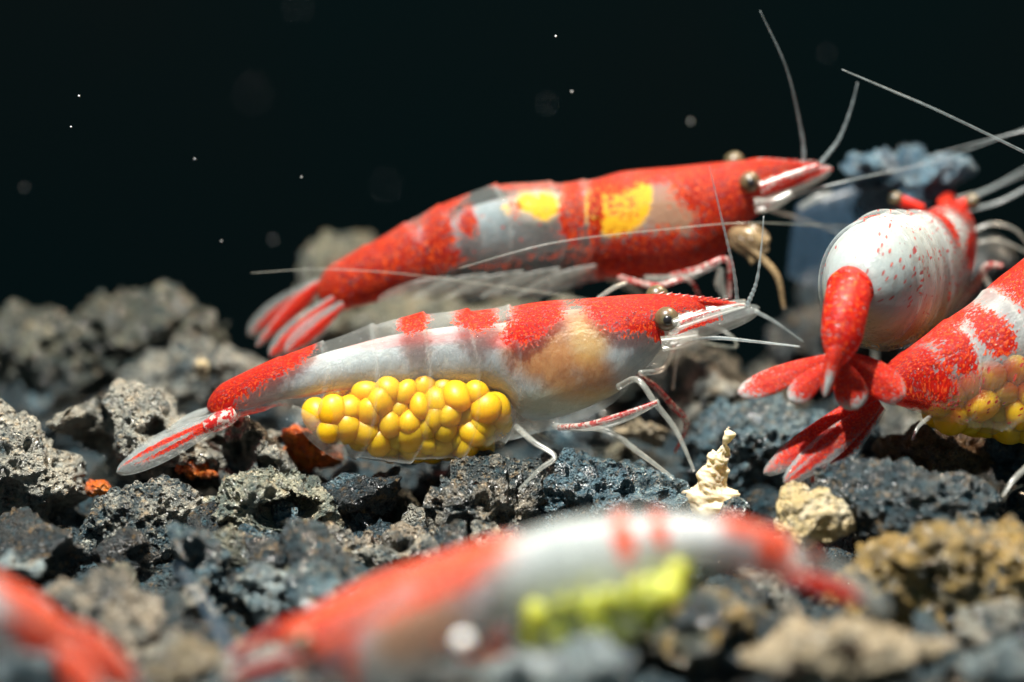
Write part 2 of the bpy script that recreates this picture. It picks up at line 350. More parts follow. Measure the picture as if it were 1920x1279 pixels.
# around the main shrimp
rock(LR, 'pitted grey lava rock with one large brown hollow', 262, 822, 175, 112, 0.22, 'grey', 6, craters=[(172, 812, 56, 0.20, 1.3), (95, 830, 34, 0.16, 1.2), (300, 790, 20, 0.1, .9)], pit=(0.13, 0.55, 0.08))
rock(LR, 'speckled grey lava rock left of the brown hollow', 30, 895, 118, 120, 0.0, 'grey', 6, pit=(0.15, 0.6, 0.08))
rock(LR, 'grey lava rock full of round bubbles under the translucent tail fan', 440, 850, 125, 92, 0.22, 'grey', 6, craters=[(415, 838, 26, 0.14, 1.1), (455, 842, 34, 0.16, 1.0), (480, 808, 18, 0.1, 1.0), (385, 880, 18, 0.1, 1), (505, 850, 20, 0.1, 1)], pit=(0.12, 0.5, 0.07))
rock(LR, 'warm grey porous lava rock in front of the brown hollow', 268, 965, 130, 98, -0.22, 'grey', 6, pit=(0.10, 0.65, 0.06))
rock(LR, 'pale beige grey lava rock with a dark overhang', 500, 955, 155, 88, -0.2, 'pale', 6, pit=(0.13, 0.5, 0.07), craters=[(540, 950, 60, 0.2, 0.5)])
rock(LR, 'smooth black lava rock below the yellow eggs', 705, 935, 100, 96, -0.08, 'black', 6, pit=None, pit2=(0.05, 0.4, 0.015), lump=0.06, facets=9, sharp=14)
rock(LR, 'brownish porous lava rock touching the black one below the eggs', 895, 960, 135, 85, -0.2, 'brown', 6, pit=(0.09, 0.65, 0.055))
rock(LR, 'blue grey glittering lava rock under the clear walking legs', 1135, 935, 165, 92, -0.12, 'blue', 6, pit=(0.10, 0.6, 0.06))
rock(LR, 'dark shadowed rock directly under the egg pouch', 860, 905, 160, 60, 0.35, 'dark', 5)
rock(LR, 'blue black crumbly rock behind the pale spiky shell piece', 1425, 835, 165, 98, 0.42, 'blue', 6, pit=(0.11, 0.6, 0.07))
rock(LR, 'brown flat rock beneath the shrimp with red spotted white back', 1765, 850, 135, 55, 0.12, 'rust', 6, pit=(0.12, 0.3, 0.03), pit2=(0.05, 0.6, 0.02))
rock(LR, 'dark rock lying under both tail fans', 1600, 860, 140, 70, 0.3, 'dark', 5)
rock(LR, 'dark small rock at the end of the brown flat rock', 1905, 860, 70, 55, 0.1, 'dark', 5)
rock('pebble', 'bright cream pebble with rough crystals beside dark knobbly rock', 1497, 966, 84, 66, -0.55, 'cream', 5, pit=None, pit2=(0.07, 0.5, 0.03), cat='pebble', lump=0.08, seed=131, facets=9, sharp=14)
rock('pebble', 'orange red pebble lying behind the egg pouch', 585, 838, 74, 46, 0.22, 'orange', 5, pit=None, pit2=(0.08, 0.4, 0.02), cat='pebble')
rock('pebble', 'small orange stone added as a colour fringe below the translucent tail fan', 362, 885, 40, 24, 0.03, 'orange', 5, pit=(0.1, .6, .05), pit2=(0.05, 0.4, 0.02), cat='pebble')  # added stone shaped after an orange lens fringe
rock('pebble', 'tiny orange stone added as a colour fringe next to the warm grey porous rock', 192, 918, 26, 15, -0.02, 'orange', 4, pit=None, pit2=(0.05, 0.4, 0.02), cat='pebble')  # another orange lens fringe, added here as a tiny stone
rock('pebble', 'cream pebble seen between the thin legs', 1215, 808, 58, 38, 0.45, 'tan', 5, pit=None, cat='pebble')
rock('pebble', 'small cream stone resting on the low smooth grey rock', 380, 690, 24, 17, 0.70, 'cream', 4, pit=None, cat='pebble')
# in front
rock(LR, 'dark knobbly rounded rock between cream pebble and ochre rock', 1735, 945, 185, 92, -0.5, 'dark', 6, pit=None, pit2=(0.07, 0.5, 0.03), lump=0.16)
rock(LR, 'mottled ochre and dark rock with bright glints', 1765, 1080, 205, 120, -1.0, 'ochre', 6, pit=(0.14, 0.6, 0.08))
rock(LR, 'blurred olive dark rock below the blurred shrimp tail', 1330, 1175, 160, 105, -1.35, 'ochre', 6, pit=(0.2, 0.6, 0.12))
rock(LR, 'blurred pale beige stone lying below the mottled ochre rock', 1590, 1235, 190, 75, -1.8, 'tan', 5, pit=(0.2, 0.3, 0.06))
rock(LR, 'blurred grey stone in front of the pale beige one', 1885, 1262, 95, 62, -2.0, 'teal', 5, pit=None)
rock(LR, 'small grey brown rock in front of the smooth black one', 655, 1055, 90, 60, -0.42, 'brown', 6, pit=(0.1, 0.5, 0.05))
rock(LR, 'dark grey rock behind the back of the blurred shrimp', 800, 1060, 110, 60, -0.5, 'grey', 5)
rock(LR, 'deep blue lava rock with white glints', 375, 1085, 80, 95, -0.7, 'blue', 6, pit=(0.12, 0.6, 0.08))
rock(LR, 'pale teal rock next to the deep blue one', 485, 1105, 75, 68, -0.75, 'teal', 5)
rock(LR, 'black glassy shard lying in the dark gap', 75, 1035, 130, 62, -0.5, 'black', 5, pit=None, pit2=None, lump=0.04, facets=8, sharp=18)
rock(LR, 'small grey stone beside the black glassy shard', 22, 1062, 44, 36, -0.85, 'teal', 5, pit=None)
rock(LR, 'brown blurred rock behind the blurred red tail fan', 205, 1150, 120, 90, -1.15, 'brown', 5, pit=(0.2, 0.5, 0.1))
rock(LR, 'dark rock in shadow under the deep blue one', 360, 1215, 110, 62, -1.25, 'black', 5)
rock('pebble', 'blurred cream pebble under the blurred shrimp snout', 345, 1262, 85, 48, -1.9, 'tan', 5, pit=None, cat='pebble')
rock(LR, 'blurred pale teal stone under the green eggs', 1080, 1270, 150, 65, -2.3, 'teal', 5, pit=None)
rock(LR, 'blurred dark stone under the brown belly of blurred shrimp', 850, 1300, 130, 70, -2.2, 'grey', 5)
rock(LR, 'blurred blue stone under the blurred red tail fan', 40, 1270, 110, 60, -2.3, 'blue', 5, pit=None)
# loose gravel between them
rng = random.Random(4)
protos = []
for q in range(8):
    p, F = rock_mesh(4, (0.17 * rng.uniform(.8, 1.2), 0.16, 0.12 * rng.uniform(.8, 1.2)), 900 + q * 13, pit=(0.13, 0.6, 0.05))
    me = bpy.data.meshes.new('gravel_piece'); me.from_pydata(p.tolist(), [], F); me.update()
    me.polygons.foreach_set('use_smooth', [True] * len(me.polygons)); protos.append(me)
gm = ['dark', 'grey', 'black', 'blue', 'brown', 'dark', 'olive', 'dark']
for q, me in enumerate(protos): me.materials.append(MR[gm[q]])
for q in range(290):
    y = rng.uniform(-2.9, 2.0); x = rng.uniform(-2.3, 2.3)
    if x < -1.55 and -0.95 < y < -0.25: y -= 1.2
    o = bpy.data.objects.new('gravel_piece', protos[q % 8]); col.objects.link(o)
    sc = rng.uniform(0.5, 1.15); o.scale = (sc, sc, sc); o.rotation_euler = (rng.uniform(0, 6), rng.uniform(0, 6), rng.uniform(0, 6))
    o.location = (x, y, float(bed_z(x, y)) - 0.01)
    tag(o, 'small loose lava gravel piece filling a gap between larger rocks', 'gravel', 'loose lava gravel on the bed')

# ------------------------------------------------------------------ shrimp building blocks
def crom(A, n):
    """Catmull-Rom resampling of rows of A to n rows, evenly by the first two or three columns"""
    A = np.asarray(A, float); m = len(A)
    if m == 2: A = np.vstack([A[0], (A[0] * 2 + A[1]) / 3, (A[0] + A[1] * 2) / 3, A[1]]); m = 4
    B = np.vstack([2 * A[0] - A[1], A, 2 * A[-1] - A[-2]])
    L = np.concatenate([[0], np.cumsum(np.linalg.norm(np.diff(A[:, :2], axis=0), axis=1) + 1e-9)]); L /= L[-1]
    t = np.interp(np.linspace(0, 1, n), L, np.arange(m)); i = np.clip(t.astype(int), 0, m - 2); f = (t - i)[:, None]
    p0, p1, p2, p3 = B[i], B[i + 1], B[i + 2], B[i + 3]
    return 0.5 * (2 * p1 + (p2 - p0) * f + (2 * p0 - 5 * p1 + 4 * p2 - p3) * f ** 2 + (3 * p1 - p0 - 3 * p2 + p3) * f ** 3)
def paint(Q, blobs, milk):
    """pigment: R red, G yellow, B brown, A milkiness; blobs in the body's own side-view coordinates"""
    C = np.zeros((len(Q), 5)); C[:, 3] = milk
    for b in blobs:
        kind, x, y, rx, ry = b[:5]; a = R(b[5]) if len(b) > 5 else 0; st = b[6] if len(b) > 6 else 1.0
        dx, dy = Q[:, 0] - x, Q[:, 1] - y
        u = (dx * math.cos(a) + dy * math.sin(a)) / rx; v = (-dx * math.sin(a) + dy * math.cos(a)) / ry
        m = sstep(1.45, 0.6, np.sqrt(u * u + v * v)) * st
        if kind == 'c':                                    # clear the red again
            C[:, 0] *= 1 - m; continue
        i = 'rgbms'.index(kind); C[:, i] = np.maximum(C[:, i], m)
    return C
def skin_attrs(Q, blobs, milk, sk):
    C = paint(Q, blobs, milk)
    return {'pigment': ('FLOAT_COLOR', C[:, :4]), 'speckle': ('FLOAT', C[:, 4]), 'skin': ('FLOAT_VECTOR', sk)}
def tube_mesh(cen, wid, hei, side, dorsal, nv, box=1.0):
    n = len(cen); ph = np.linspace(0, 2 * math.pi, nv, endpoint=False)
    c, s_ = np.cos(ph), np.sin(ph)
    lo = c < 1e-9; c = np.where(lo, -np.abs(c) ** box, c); s_ = np.where(lo, np.sign(s_) * np.abs(s_) ** box, s_)   # fuller belly
    V = cen[:, None, :] + dorsal[:, None, :] * (hei[:, None] * c[None, :])[:, :, None] + side[:, None, :] * (wid[:, None] * s_[None, :])[:, :, None]
    V = V.reshape(-1, 3); F = gridF(n, nv, True)
    a, b = len(V), len(V) + 1
    V = np.vstack([V, cen[0], cen[-1]])
    F += [(a, (j + 1) % nv, j) for j in range(nv)] + [(b, (n - 1) * nv + j, (n - 1) * nv + (j + 1) % nv) for j in range(nv)]
    return V, F, ph
def body(name, parent, st, mat, blobs, milk=0.15, nu=200, nv=56, segs=(), segamp=0.03, cap=0.04, box=1.0):
    """side-on body: st rows = (top x, top y, bottom x, bottom y, width ratio, depth)"""
    A = crom([[(r[0] + r[2]) / 2, (r[1] + r[3]) / 2, *r] for r in st], nu)
    T, B, wr, Y = A[:, 2:4], A[:, 4:6], A[:, 6], A[:, 7]
    tp = np.array([P(*T[i], Y[i]) for i in range(nu)]); bp = np.array([P(*B[i], Y[i]) for i in range(nu)])
    cen = (tp + bp) / 2; dv = (tp - bp) / 2; hei = np.linalg.norm(dv, axis=1); dor = dv / hei[:, None]
    tan = np.gradient(cen, axis=0); side = np.cross(tan, dor); side /= np.linalg.norm(side, axis=1)[:, None]
    if side[nu // 2, 1] > 0: side = -side
    mul = np.ones(nu); px = A[:, 0]
    u = np.linspace(0, 1, nu)
    mul *= np.sqrt(np.clip(1 - np.clip(1 - u / cap, 0, 1) ** 2, 0.02, 1)) * np.sqrt(np.clip(1 - np.clip(1 - (1 - u) / cap, 0, 1) ** 2, 0.02, 1))
    V, F, ph = tube_mesh(cen, hei * wr * mul, hei * mul, side, dor, nv, box)
    f = (0.5 - 0.5 * np.cos(ph))
    rim = np.zeros(nu * nv)
    if len(segs):                                           # each plate laps over the next one, its rim curving down the flank
        e = sorted(segs); pv = (px[:, None] - 30 * np.sin(math.pi * f)[None, :] + 14 * f[None, :]).ravel(); g = np.zeros(nu * nv)
        for k in range(len(e) - 1):
            m = (pv >= e[k]) & (pv < e[k + 1]); g[m] = (pv[m] - e[k]) / (e[k + 1] - e[k])
        cr = np.repeat(cen, nv, 0); V[:nu * nv] = cr + (V[:nu * nv] - cr) * (1 + segamp * g ** 3)[:, None]
        rim = np.exp(-((g - 0.97) / 0.04) ** 2)
    Q = (T[:, None, :] + (B - T)[:, None, :] * f[None, :, None]).reshape(-1, 2); Q = np.vstack([Q, A[0, :2], A[-1, :2]])
    L = np.concatenate([[0], np.cumsum(np.linalg.norm(np.diff(cen, axis=0), axis=1))])
    sk = np.stack([np.repeat(L, nv), (np.outer(hei, np.where(ph > math.pi, ph - 2 * math.pi, ph))).ravel(), np.repeat(np.sin(ph)[None, :] * 0.3, nu, 0).ravel()], 1)
    sk = np.vstack([sk, sk[0], sk[-1]])
    at = skin_attrs(Q, blobs, milk, sk)
    at['pigment'][1][:nu * nv, 3] += 0.22 * rim          # paler rim of every plate
    return link(name, V, F, mat, parent, attrs=at)
def body3(name, parent, st, mat, blobs, milk=0.15, nu=140, nv=72, up=(0, 0, 1), cap=0.08, segs=(), segamp=0.03):
    """body along any line: st rows = (x, y, depth, half width px, half height px, dorsal hint xyz); paint in (1000 s, angle in degrees from the back)"""
    pts3 = np.array([P(r[0], r[1], r[2]) for r in st])
    A = crom([[*pts3[i], st[i][3] * S(st[i][2]), st[i][4] * S(st[i][2]), *(st[i][5] if len(st[i]) > 5 else up)] for i in range(len(st))], nu)
    cen, wid, hei, dh = A[:, :3], A[:, 3], A[:, 4], A[:, 5:8]
    tan = np.gradient(cen, axis=0); tan /= np.linalg.norm(tan, axis=1)[:, None]
    side = np.cross(tan, dh); side /= np.linalg.norm(side, axis=1)[:, None]; dor = np.cross(side, tan)
    u = np.linspace(0, 1, nu)
    mul = np.sqrt(np.clip(1 - np.clip(1 - u / cap, 0, 1) ** 2, 0.004, 1)) * np.sqrt(np.clip(1 - np.clip(1 - (1 - u) / cap, 0, 1) ** 2, 0.004, 1))
    for k in range(len(segs) - 1):
        m = (u >= segs[k]) & (u < segs[k + 1]); mul[m] *= 1 + segamp * ((u[m] - segs[k]) / (segs[k + 1] - segs[k])) ** 3
    g = np.zeros(nu)
    for k in range(len(segs) - 1):
        m = (u >= segs[k]) & (u < segs[k + 1]); g[m] = (u[m] - segs[k]) / (segs[k + 1] - segs[k])
    V, F, ph = tube_mesh(cen, wid * mul, hei * mul, side, dor, nv)
    an = np.degrees(np.where(ph > math.pi, ph - 2 * math.pi, ph))
    Q = np.stack([np.repeat(u * 1000, nv), np.tile(an, nu)], 1); Q = np.vstack([Q, [0, 0], [1000, 0]])
    L = np.concatenate([[0], np.cumsum(np.linalg.norm(np.diff(cen, axis=0), axis=1))])
    sk = np.stack([np.repeat(L, nv), np.outer(hei, np.radians(an)).ravel(), np.zeros(nu * nv)], 1); sk = np.vstack([sk, sk[0], sk[-1]])
    at = skin_attrs(Q, blobs, milk, sk)
    at['pigment'][1][:nu * nv, 3] += 0.35 * np.repeat(np.exp(-((g - 0.97) / 0.06) ** 2), nv)
    return link(name, V, F, mat, parent, attrs=at)
def rod(name, parent, pts_, mat, nu=None, nv=8, beads=0.0, bn=40):
    """limb or feeler: rows (x, y, depth, radius px)"""
    q = np.array([[*P(a, b, c), r * S(c)] for a, b, c, r in pts_]); n = nu or max(14, 10 * len(q))
    A = crom(q, n); cen, rad = A[:, :3], np.maximum(A[:, 3], 1e-4) * (0.78 if name == 'walking_leg' else 1)
    if beads: rad = rad * (1 + beads * np.sin(np.linspace(0, bn * 2 * math.pi, n)))
    tan = np.gradient(cen, axis=0); tan /= np.linalg.norm(tan, axis=1)[:, None]
    side = np.cross(tan, np.array([0.13, 0.97, 0.2])); side /= np.linalg.norm(side, axis=1)[:, None]; dor = np.cross(side, tan)
    V, F, ph = tube_mesh(cen, rad, rad, side, dor, nv)
    return link(name, V, F, mat, parent)
def blade(name, parent, root, tip, wid, mat, blobs, milk=0.25, face=(0, -1, 0), curl=0.0, shape=0.62, thick=4.0, nu=40, nv=13, ribs=0.05):
    """tail fan blade or scale: leaf outline with a mid rib; paint in (0..100 along, -50..50 across)"""
    a, b = P(*root), P(*tip); s = S(root[2]); ax = b - a; L = np.linalg.norm(ax); ax /= L
    fc = np.array(face, float); fc -= ax * (fc @ ax); fc /= np.linalg.norm(fc); sd = np.cross(ax, fc)
    u = np.linspace(0, 1, nu); prof = np.clip(np.where(u < shape, 0.34 + 0.66 * np.sin(u / shape * math.pi / 2), np.sqrt(np.clip(1 - ((u - shape) / (1 - shape)) ** 2, 0, 1))), 0.03, 1)
    v = np.linspace(-1, 1, nv)
    rows = []
    for sgn in (1, -1):
        off = (0.5 * thick * s) * (1 - 0.75 * v ** 2)[None, :] * sgn * np.minimum(prof, 1)[:, None]
        rib = ribs * wid * s * np.exp(-(v / 0.22) ** 2)[None, :] * np.sin(u * math.pi * 0.85 + .3)[:, None] * (1 if sgn > 0 else 0)
        cz = curl * L * (u ** 2)[:, None] + 0.18 * wid * s * (v ** 2)[None, :] * -1 + off + rib
        rows.append(a + ax * (u * L)[:, None, None] + sd * (prof[:, None] * v[None, :] * wid * s)[:, :, None] + fc * cz[:, :, None])
    n = nu * nv; V = np.vstack([r.reshape(-1, 3) for r in rows]); F = gridF(nu, nv)
    F = F + [tuple(i + n for i in reversed(f)) for f in F]
    for i in range(nu - 1):
        F += [(i * nv, (i + 1) * nv, (i + 1) * nv + n, i * nv + n), ((i + 1) * nv - 1 + nv, (i + 1) * nv - 1, (i + 1) * nv - 1 + n, (i + 1) * nv - 1 + nv + n)]
    F += [((nu - 1) * nv + j, (nu - 1) * nv + j + 1, (nu - 1) * nv + j + 1 + n, (nu - 1) * nv + j + n) for j in range(nv - 1)]
    F += [(j + 1, j, j + n, j + 1 + n) for j in range(nv - 1)]
    Q = np.stack([np.repeat(u * 100, nv), np.tile(v * 50, nu)], 1); Q = np.vstack([Q, Q])
    sk = np.stack([np.repeat(u * L, nv), np.tile(v * wid * s, nu), np.zeros(n)], 1); sk = np.vstack([sk, sk + 3.1])
    sk[:, 1] *= 3.0
    return link(name, V, F, mat, parent, attrs=skin_attrs(Q, blobs, milk, sk))
def ball(name, parent, c, r, mat, level=3, squash=(1, 1, 1)):
    U, F = ico(level); return link(name, np.array(c) + U * r * np.array(squash), F, mat, parent)
EGGV = {}
def eggs(parent, spots, mat, r):
    U, F = ico(3)
    key = mat.name
    if key not in EGGV:
        me = bpy.data.meshes.new('egg'); me.from_pydata((U * np.array((1.0, 0.92, 0.9))).tolist(), [], F); me.update()
        me.polygons.foreach_set('use_smooth', [True] * len(me.polygons)); me.materials.append(mat); EGGV[key] = me
    rg = random.Random(len(spots))
    for c in spots:
        o = bpy.data.objects.new('egg', EGGV[key]); col.objects.link(o); o.parent = parent
        o.location = Vector(c) - parent.location; q = r * rg.uniform(0.85, 1.12); o.scale = (q * rg.uniform(.95, 1.15), q, q * rg.uniform(.85, 1.0))
        o.rotation_euler = (rg.uniform(0, 3), rg.uniform(0, 3), rg.uniform(0, 3))
def pack(poly, Y, half, rpx, seed, tries=9000, gap=1.12):
    """egg centres packed inside a side-view outline, bulging towards both flanks"""
    rg = random.Random(seed); pl = np.array(poly, float); x0, y0 = pl.min(0); x1, y1 = pl.max(0); out = []
    def inside(x, y):
        c = False
        for i in range(len(pl)):
            a, b = pl[i], pl[i - 1]
            if (a[1] > y) != (b[1] > y) and x < (b[0] - a[0]) * (y - a[1]) / (b[1] - a[1]) + a[0]: c = not c
        return c
    cy = (y0 + y1) / 2
    for _ in range(tries):
        x, y, d = rg.uniform(x0, x1), rg.uniform(y0, y1), rg.uniform(-half, half)
        if not inside(x, y): continue
        if abs(d) > half * math.sqrt(max(0, 1 - ((y - cy) / (y1 - y0) * 1.6) ** 2)): continue
        p = P(x, y, Y + d)
        if all(np.linalg.norm(p - o) > rpx * gap * S(Y) for o in out): out.append(p)
    return out
def eye(parent, px, py, Y, r, towards=(0, -1, 0), stalk=None, mat=M_EYE, pupil=0.5):
    c = P(px, py, Y); s = S(Y)
    e = ball('eye', parent, c, r * s, mat, 4)
    t = np.array(towards, float); t /= np.linalg.norm(t)
    ball('pupil', e, c + t * r * s * 0.6, r * s * pupil, M_PUPIL, 3)
    if stalk: rod('eye_stalk', parent, [(*stalk, r * 0.6), ((stalk[0] + px) / 2, (stalk[1] + py) / 2, (stalk[2] + Y) / 2, r * 0.75), (px, py, Y, r * 0.85)], M_STALK, nv=14)

# ------------------------------------------------------------------ main shrimp: pale, red bands, yellow eggs
def main_shrimp():
    Y = 0.0
    t = empty('shrimp', P(900, 860, Y), 'pale translucent shrimp with red bands, side-on, carrying yellow eggs under its belly', 'shrimp')
    st = [(1330, 566, 1318, 600, .5, Y), (1290, 559, 1278, 640, .55, Y), (1245, 553, 1232, 672, .6, Y), (1195, 553, 1188, 715, .6, Y), (1150, 556, 1150, 752, .58, Y), (1100, 560, 1105, 778, .55, Y), (1050, 563, 1055, 797, .52, Y),
          (1000, 568, 1005, 810, .5, Y), (955, 576, 957, 824, .52, Y), (900, 583, 905, 843, .66, Y), (850, 586, 850, 853, .7, Y), (800, 590, 790, 858, .72, Y), (740, 600, 722, 860, .72, Y), (680, 617, 660, 850, .72, Y),
          (630, 634, 600, 820, .7, Y), (580, 650, 556, 778, .55, Y), (540, 664, 530, 760, .58, Y), (490, 684, 482, 772, .6, Y), (440, 707, 445, 783, .6, Y), (405, 726, 415, 788, .55, Y), (380, 748, 398, 784, .5, Y)]
    blobs = [('r', 1240, 562, 150, 20), ('r', 1160, 582, 62, 30, 14), ('r', 1215, 605, 34, 14, 30), ('r', 1010, 582, 48, 24, -8), ('r', 985, 612, 44, 20, -14), ('r', 893, 594, 38, 17, -3), ('r', 776, 602, 28, 15, -8),
             ('r', 505, 688, 78, 20, -24), ('r', 440, 722, 70, 26, -26), ('r', 412, 756, 32, 28, -20), ('r', 485, 770, 46, 5, -12, .7), ('r', 570, 655, 22, 10, -20),
             ('m', 600, 815, 40, 50, 50, .3), ('m', 770, 856, 210, 16, 0, .42), ('m', 968, 800, 50, 50, 0, .42), ('m', 740, 650, 240, 60, -8, .12), ('m', 900, 590, 420, 10, -4, .25), ('m', 1100, 775, 120, 30, 0, .3)]
    body('body', t, st, M_SHELL, blobs, milk=0.06, nu=260, nv=64, segs=(380, 520, 590, 690, 790, 880, 957, 1400), segamp=0.05, box=0.66)
    fl = [(1262, 578, 1250, 655, .5, Y), (1200, 575, 1195, 700, .55, Y), (1150, 578, 1150, 740, .53, Y), (1050, 582, 1055, 780, .5, Y), (985, 592, 985, 785, .46, Y), (940, 606, 935, 735, .6, Y), (850, 612, 850, 724, .62, Y), (740, 628, 735, 728, .62, Y),
          (660, 648, 640, 732, .62, Y), (590, 668, 572, 745, .62, Y), (530, 690, 525, 750, .62, Y), (470, 714, 470, 765, .6, Y), (420, 742, 428, 772, .5, Y)]
    fb = [('b', 1010, 645, 66, 60, 10, 1.0), ('b', 1070, 685, 88, 52, 25, 1.0), ('b', 1092, 620, 54, 56, 0, .85), ('g', 1105, 630, 34, 40, 0, .22), ('r', 960, 632, 46, 14, -5, .6), ('r', 760, 636, 190, 8, -5, .35), ('r', 620, 735, 70, 6, -8, .4), ('b', 1130, 720, 70, 50, 20, .35), ('g', 1080, 750, 120, 30, 0, .22)]
    body('flesh', t, fl, M_FLESH, fb, nu=160, nv=40, cap=0.05)
    eggs(t, pack([(590, 775), (640, 760), (700, 735), (800, 728), (890, 728), (928, 765), (935, 800), (900, 836), (800, 846), (730, 840), (680, 822), (610, 802)], Y, 0.105, 23, 3), M_EGG, 31 * S(Y))
    # head
    blade('rostrum', t, (1225, 556, Y), (1398, 573, Y), 9, M_SHELL, [('r', 30, 0, 75, 60)], 0.3, shape=0.25, thick=7)
    for q in range(9): rod('rostrum_tooth', t, [(1235 + 15 * q, 552 + 1.3 * q, Y, 2.2), (1246 + 15 * q, 547 + 1.6 * q, Y, .7)], M_LIMBR, nv=6)
    eye(t, 1250, 598, Y - 0.085, 23, (0.05, -1, 0.05), (1235, 590, Y - 0.02))
    eye(t, 1232, 556, Y + 0.13, 22, (0, 1, 0.3), (1232, 575, Y + 0.1))
    for dy, yy in ((0, -0.12), (-6, 0.12)):
        blade('antennal_scale', t, (1262, 632 + dy, Y + yy), (1425, 583 + dy, Y + yy), 21, M_SHELL, [('r', 30, -20, 26, 8), ('m', 50, 0, 60, 10, 0, .3)], 0.16, shape=0.4)
        rod('antennule_base', t, [(1262, 610 + dy, Y + yy, 13), (1320, 592 + dy, Y + yy, 11), (1372, 577 + dy, Y + yy, 8), (1398, 572 + dy, Y + yy, 5)], M_LIMB, nv=12)
        rod('antenna_base', t, [(1240, 645 + dy, Y + yy, 15), (1275, 640 + dy, Y + yy, 13), (1310, 632 + dy, Y + yy, 8)], M_LIMB, nv=12)
    rod('scale_ridge', t, [(1275, 607, Y - .2, 4), (1310, 592, Y - .2, 5), (1350, 580, Y - .19, 3)], M_LIMBR)
    rod('antennule', t, [(1383, 572, Y - .1, 4.5), (1376, 510, Y - .12, 3.6), (1352, 405, Y - .15, 2.4), (1330, 312, Y - .18, 1.2)], M_WHISK, 60, beads=.15)
    rod('antennule', t, [(1400, 574, Y - .1, 5), (1418, 530, Y - .1, 3.6), (1427, 470, Y - .1, 2.2), (1432, 405, Y - .1, 1.2)], M_WHISK, 50, beads=.15)
    rod('antennule', t, [(1415, 583, Y + .1, 4), (1455, 605, Y + .1, 3), (1505, 640, Y + .12, 1.6)], M_WHISK, 40, beads=.1)
    rod('antenna', t, [(1300, 636, Y - .1, 5), (1350, 634, Y - .12, 4), (1420, 641, Y - .16, 3), (1500, 650, Y - .2, 1.6)], M_WHISK, 120, beads=.16, bn=34)
    rod('antenna', t, [(1300, 640, Y + .15, 4), (1380, 650, Y + .3, 3), (1330, 610, Y + .42, 2.6), (1090, 560, Y + .4, 1.7), (1000, 546, Y + .38, 1.5), (760, 514, Y + .36, 1.2), (600, 505, Y + .34, 1.1), (470, 512, Y + .3, .8)], M_HAIR, 120)
    rod('walking_leg', t, [(1120, 560, Y + .15, 5), (1150, 540, Y + .2, 6), (1175, 530, Y + .24, 4)], M_LIMB)
    # legs
    L = 'walking_leg'
    rod(L, t, [(968, 800, Y - .1, 9), (1000, 828, Y - .2, 8), (1040, 856, Y - .26, 7), (1012, 880, Y - .28, 6), (972, 918, Y - .3, 3)], M_LIMB)
    rod(L, t, [(1060, 800, Y - .1, 8), (1138, 808, Y - .22, 8), (1200, 850, Y - .26, 7.5), (1262, 896, Y - .3, 4)], M_LIMB)
    rod(L, t, [(1160, 725, Y - .1, 9), (1195, 712, Y - .2, 8), (1228, 755, Y - .24, 8), (1268, 808, Y - .26, 7), (1302, 884, Y - .3, 4)], M_LIMB)
    rod(L, t, [(1190, 700, Y + .1, 8), (1228, 725, Y + .1, 7), (1260, 760, Y + .1, 8), (1287, 795, Y + .1, 7), (1265, 850, Y + .1, 4)], M_LIMBR)
    rod(L, t, [(1048, 802, Y - .12, 7), (1105, 796, Y - .24, 8), (1165, 778, Y - .26, 7), (1232, 754, Y - .26, 5)], M_LIMBR)
    rod(L, t, [(1040, 800, Y - .1, 9), (1105, 800, Y - .22, 12), (1170, 784, Y - .24, 11), (1236, 752, Y - .24, 7)], M_LIMB)
    rod(L, t, [(1200, 700, Y - .1, 8), (1245, 690, Y, 7), (1270, 640, Y + .1, 6), (1262, 730, Y + .15, 4)], M_LIMB)
    rod(L, t, [(990, 805, Y + .1, 8), (1060, 850, Y + .22, 7), (1090, 890, Y + .26, 4)], M_LIMB)
    blade('swimmeret', t, (545, 765, Y - .12), (650, 862, Y - .15), 22, M_FILM, [], shape=0.5, thick=3)
    # tail fan
    blade('telson', t, (395, 768, Y), (255, 862, Y), 17, M_SHELL, [('m', 20, 0, 60, 60, 0, .55)], 0.25, shape=0.3)
    blade('uropod', t, (425, 780, Y - .1), (218, 886, Y - .16), 24, M_SHELL, [('r', 15, 0, 16, 30), ('r', 45, 22, 45, 9), ('r', 40, -12, 40, 6)], 0.28, shape=0.6, face=(0, -1, .3))
    blade('uropod', t, (415, 778, Y - .05), (240, 866, Y - .08), 22, M_SHELL, [('r', 30, 5, 45, 9)], 0.25, shape=0.6)
    blade('uropod', t, (420, 782, Y + .1), (225, 880, Y + .18), 24, M_SHELL, [('r', 25, 0, 40, 16)], 0.25, shape=0.6)
    rod('uropod_base', t, [(440, 775, Y - .1, 14), (415, 788, Y - .12, 18), (385, 802, Y - .12, 13)], M_LIMBR, nv=14)
main_shrimp()

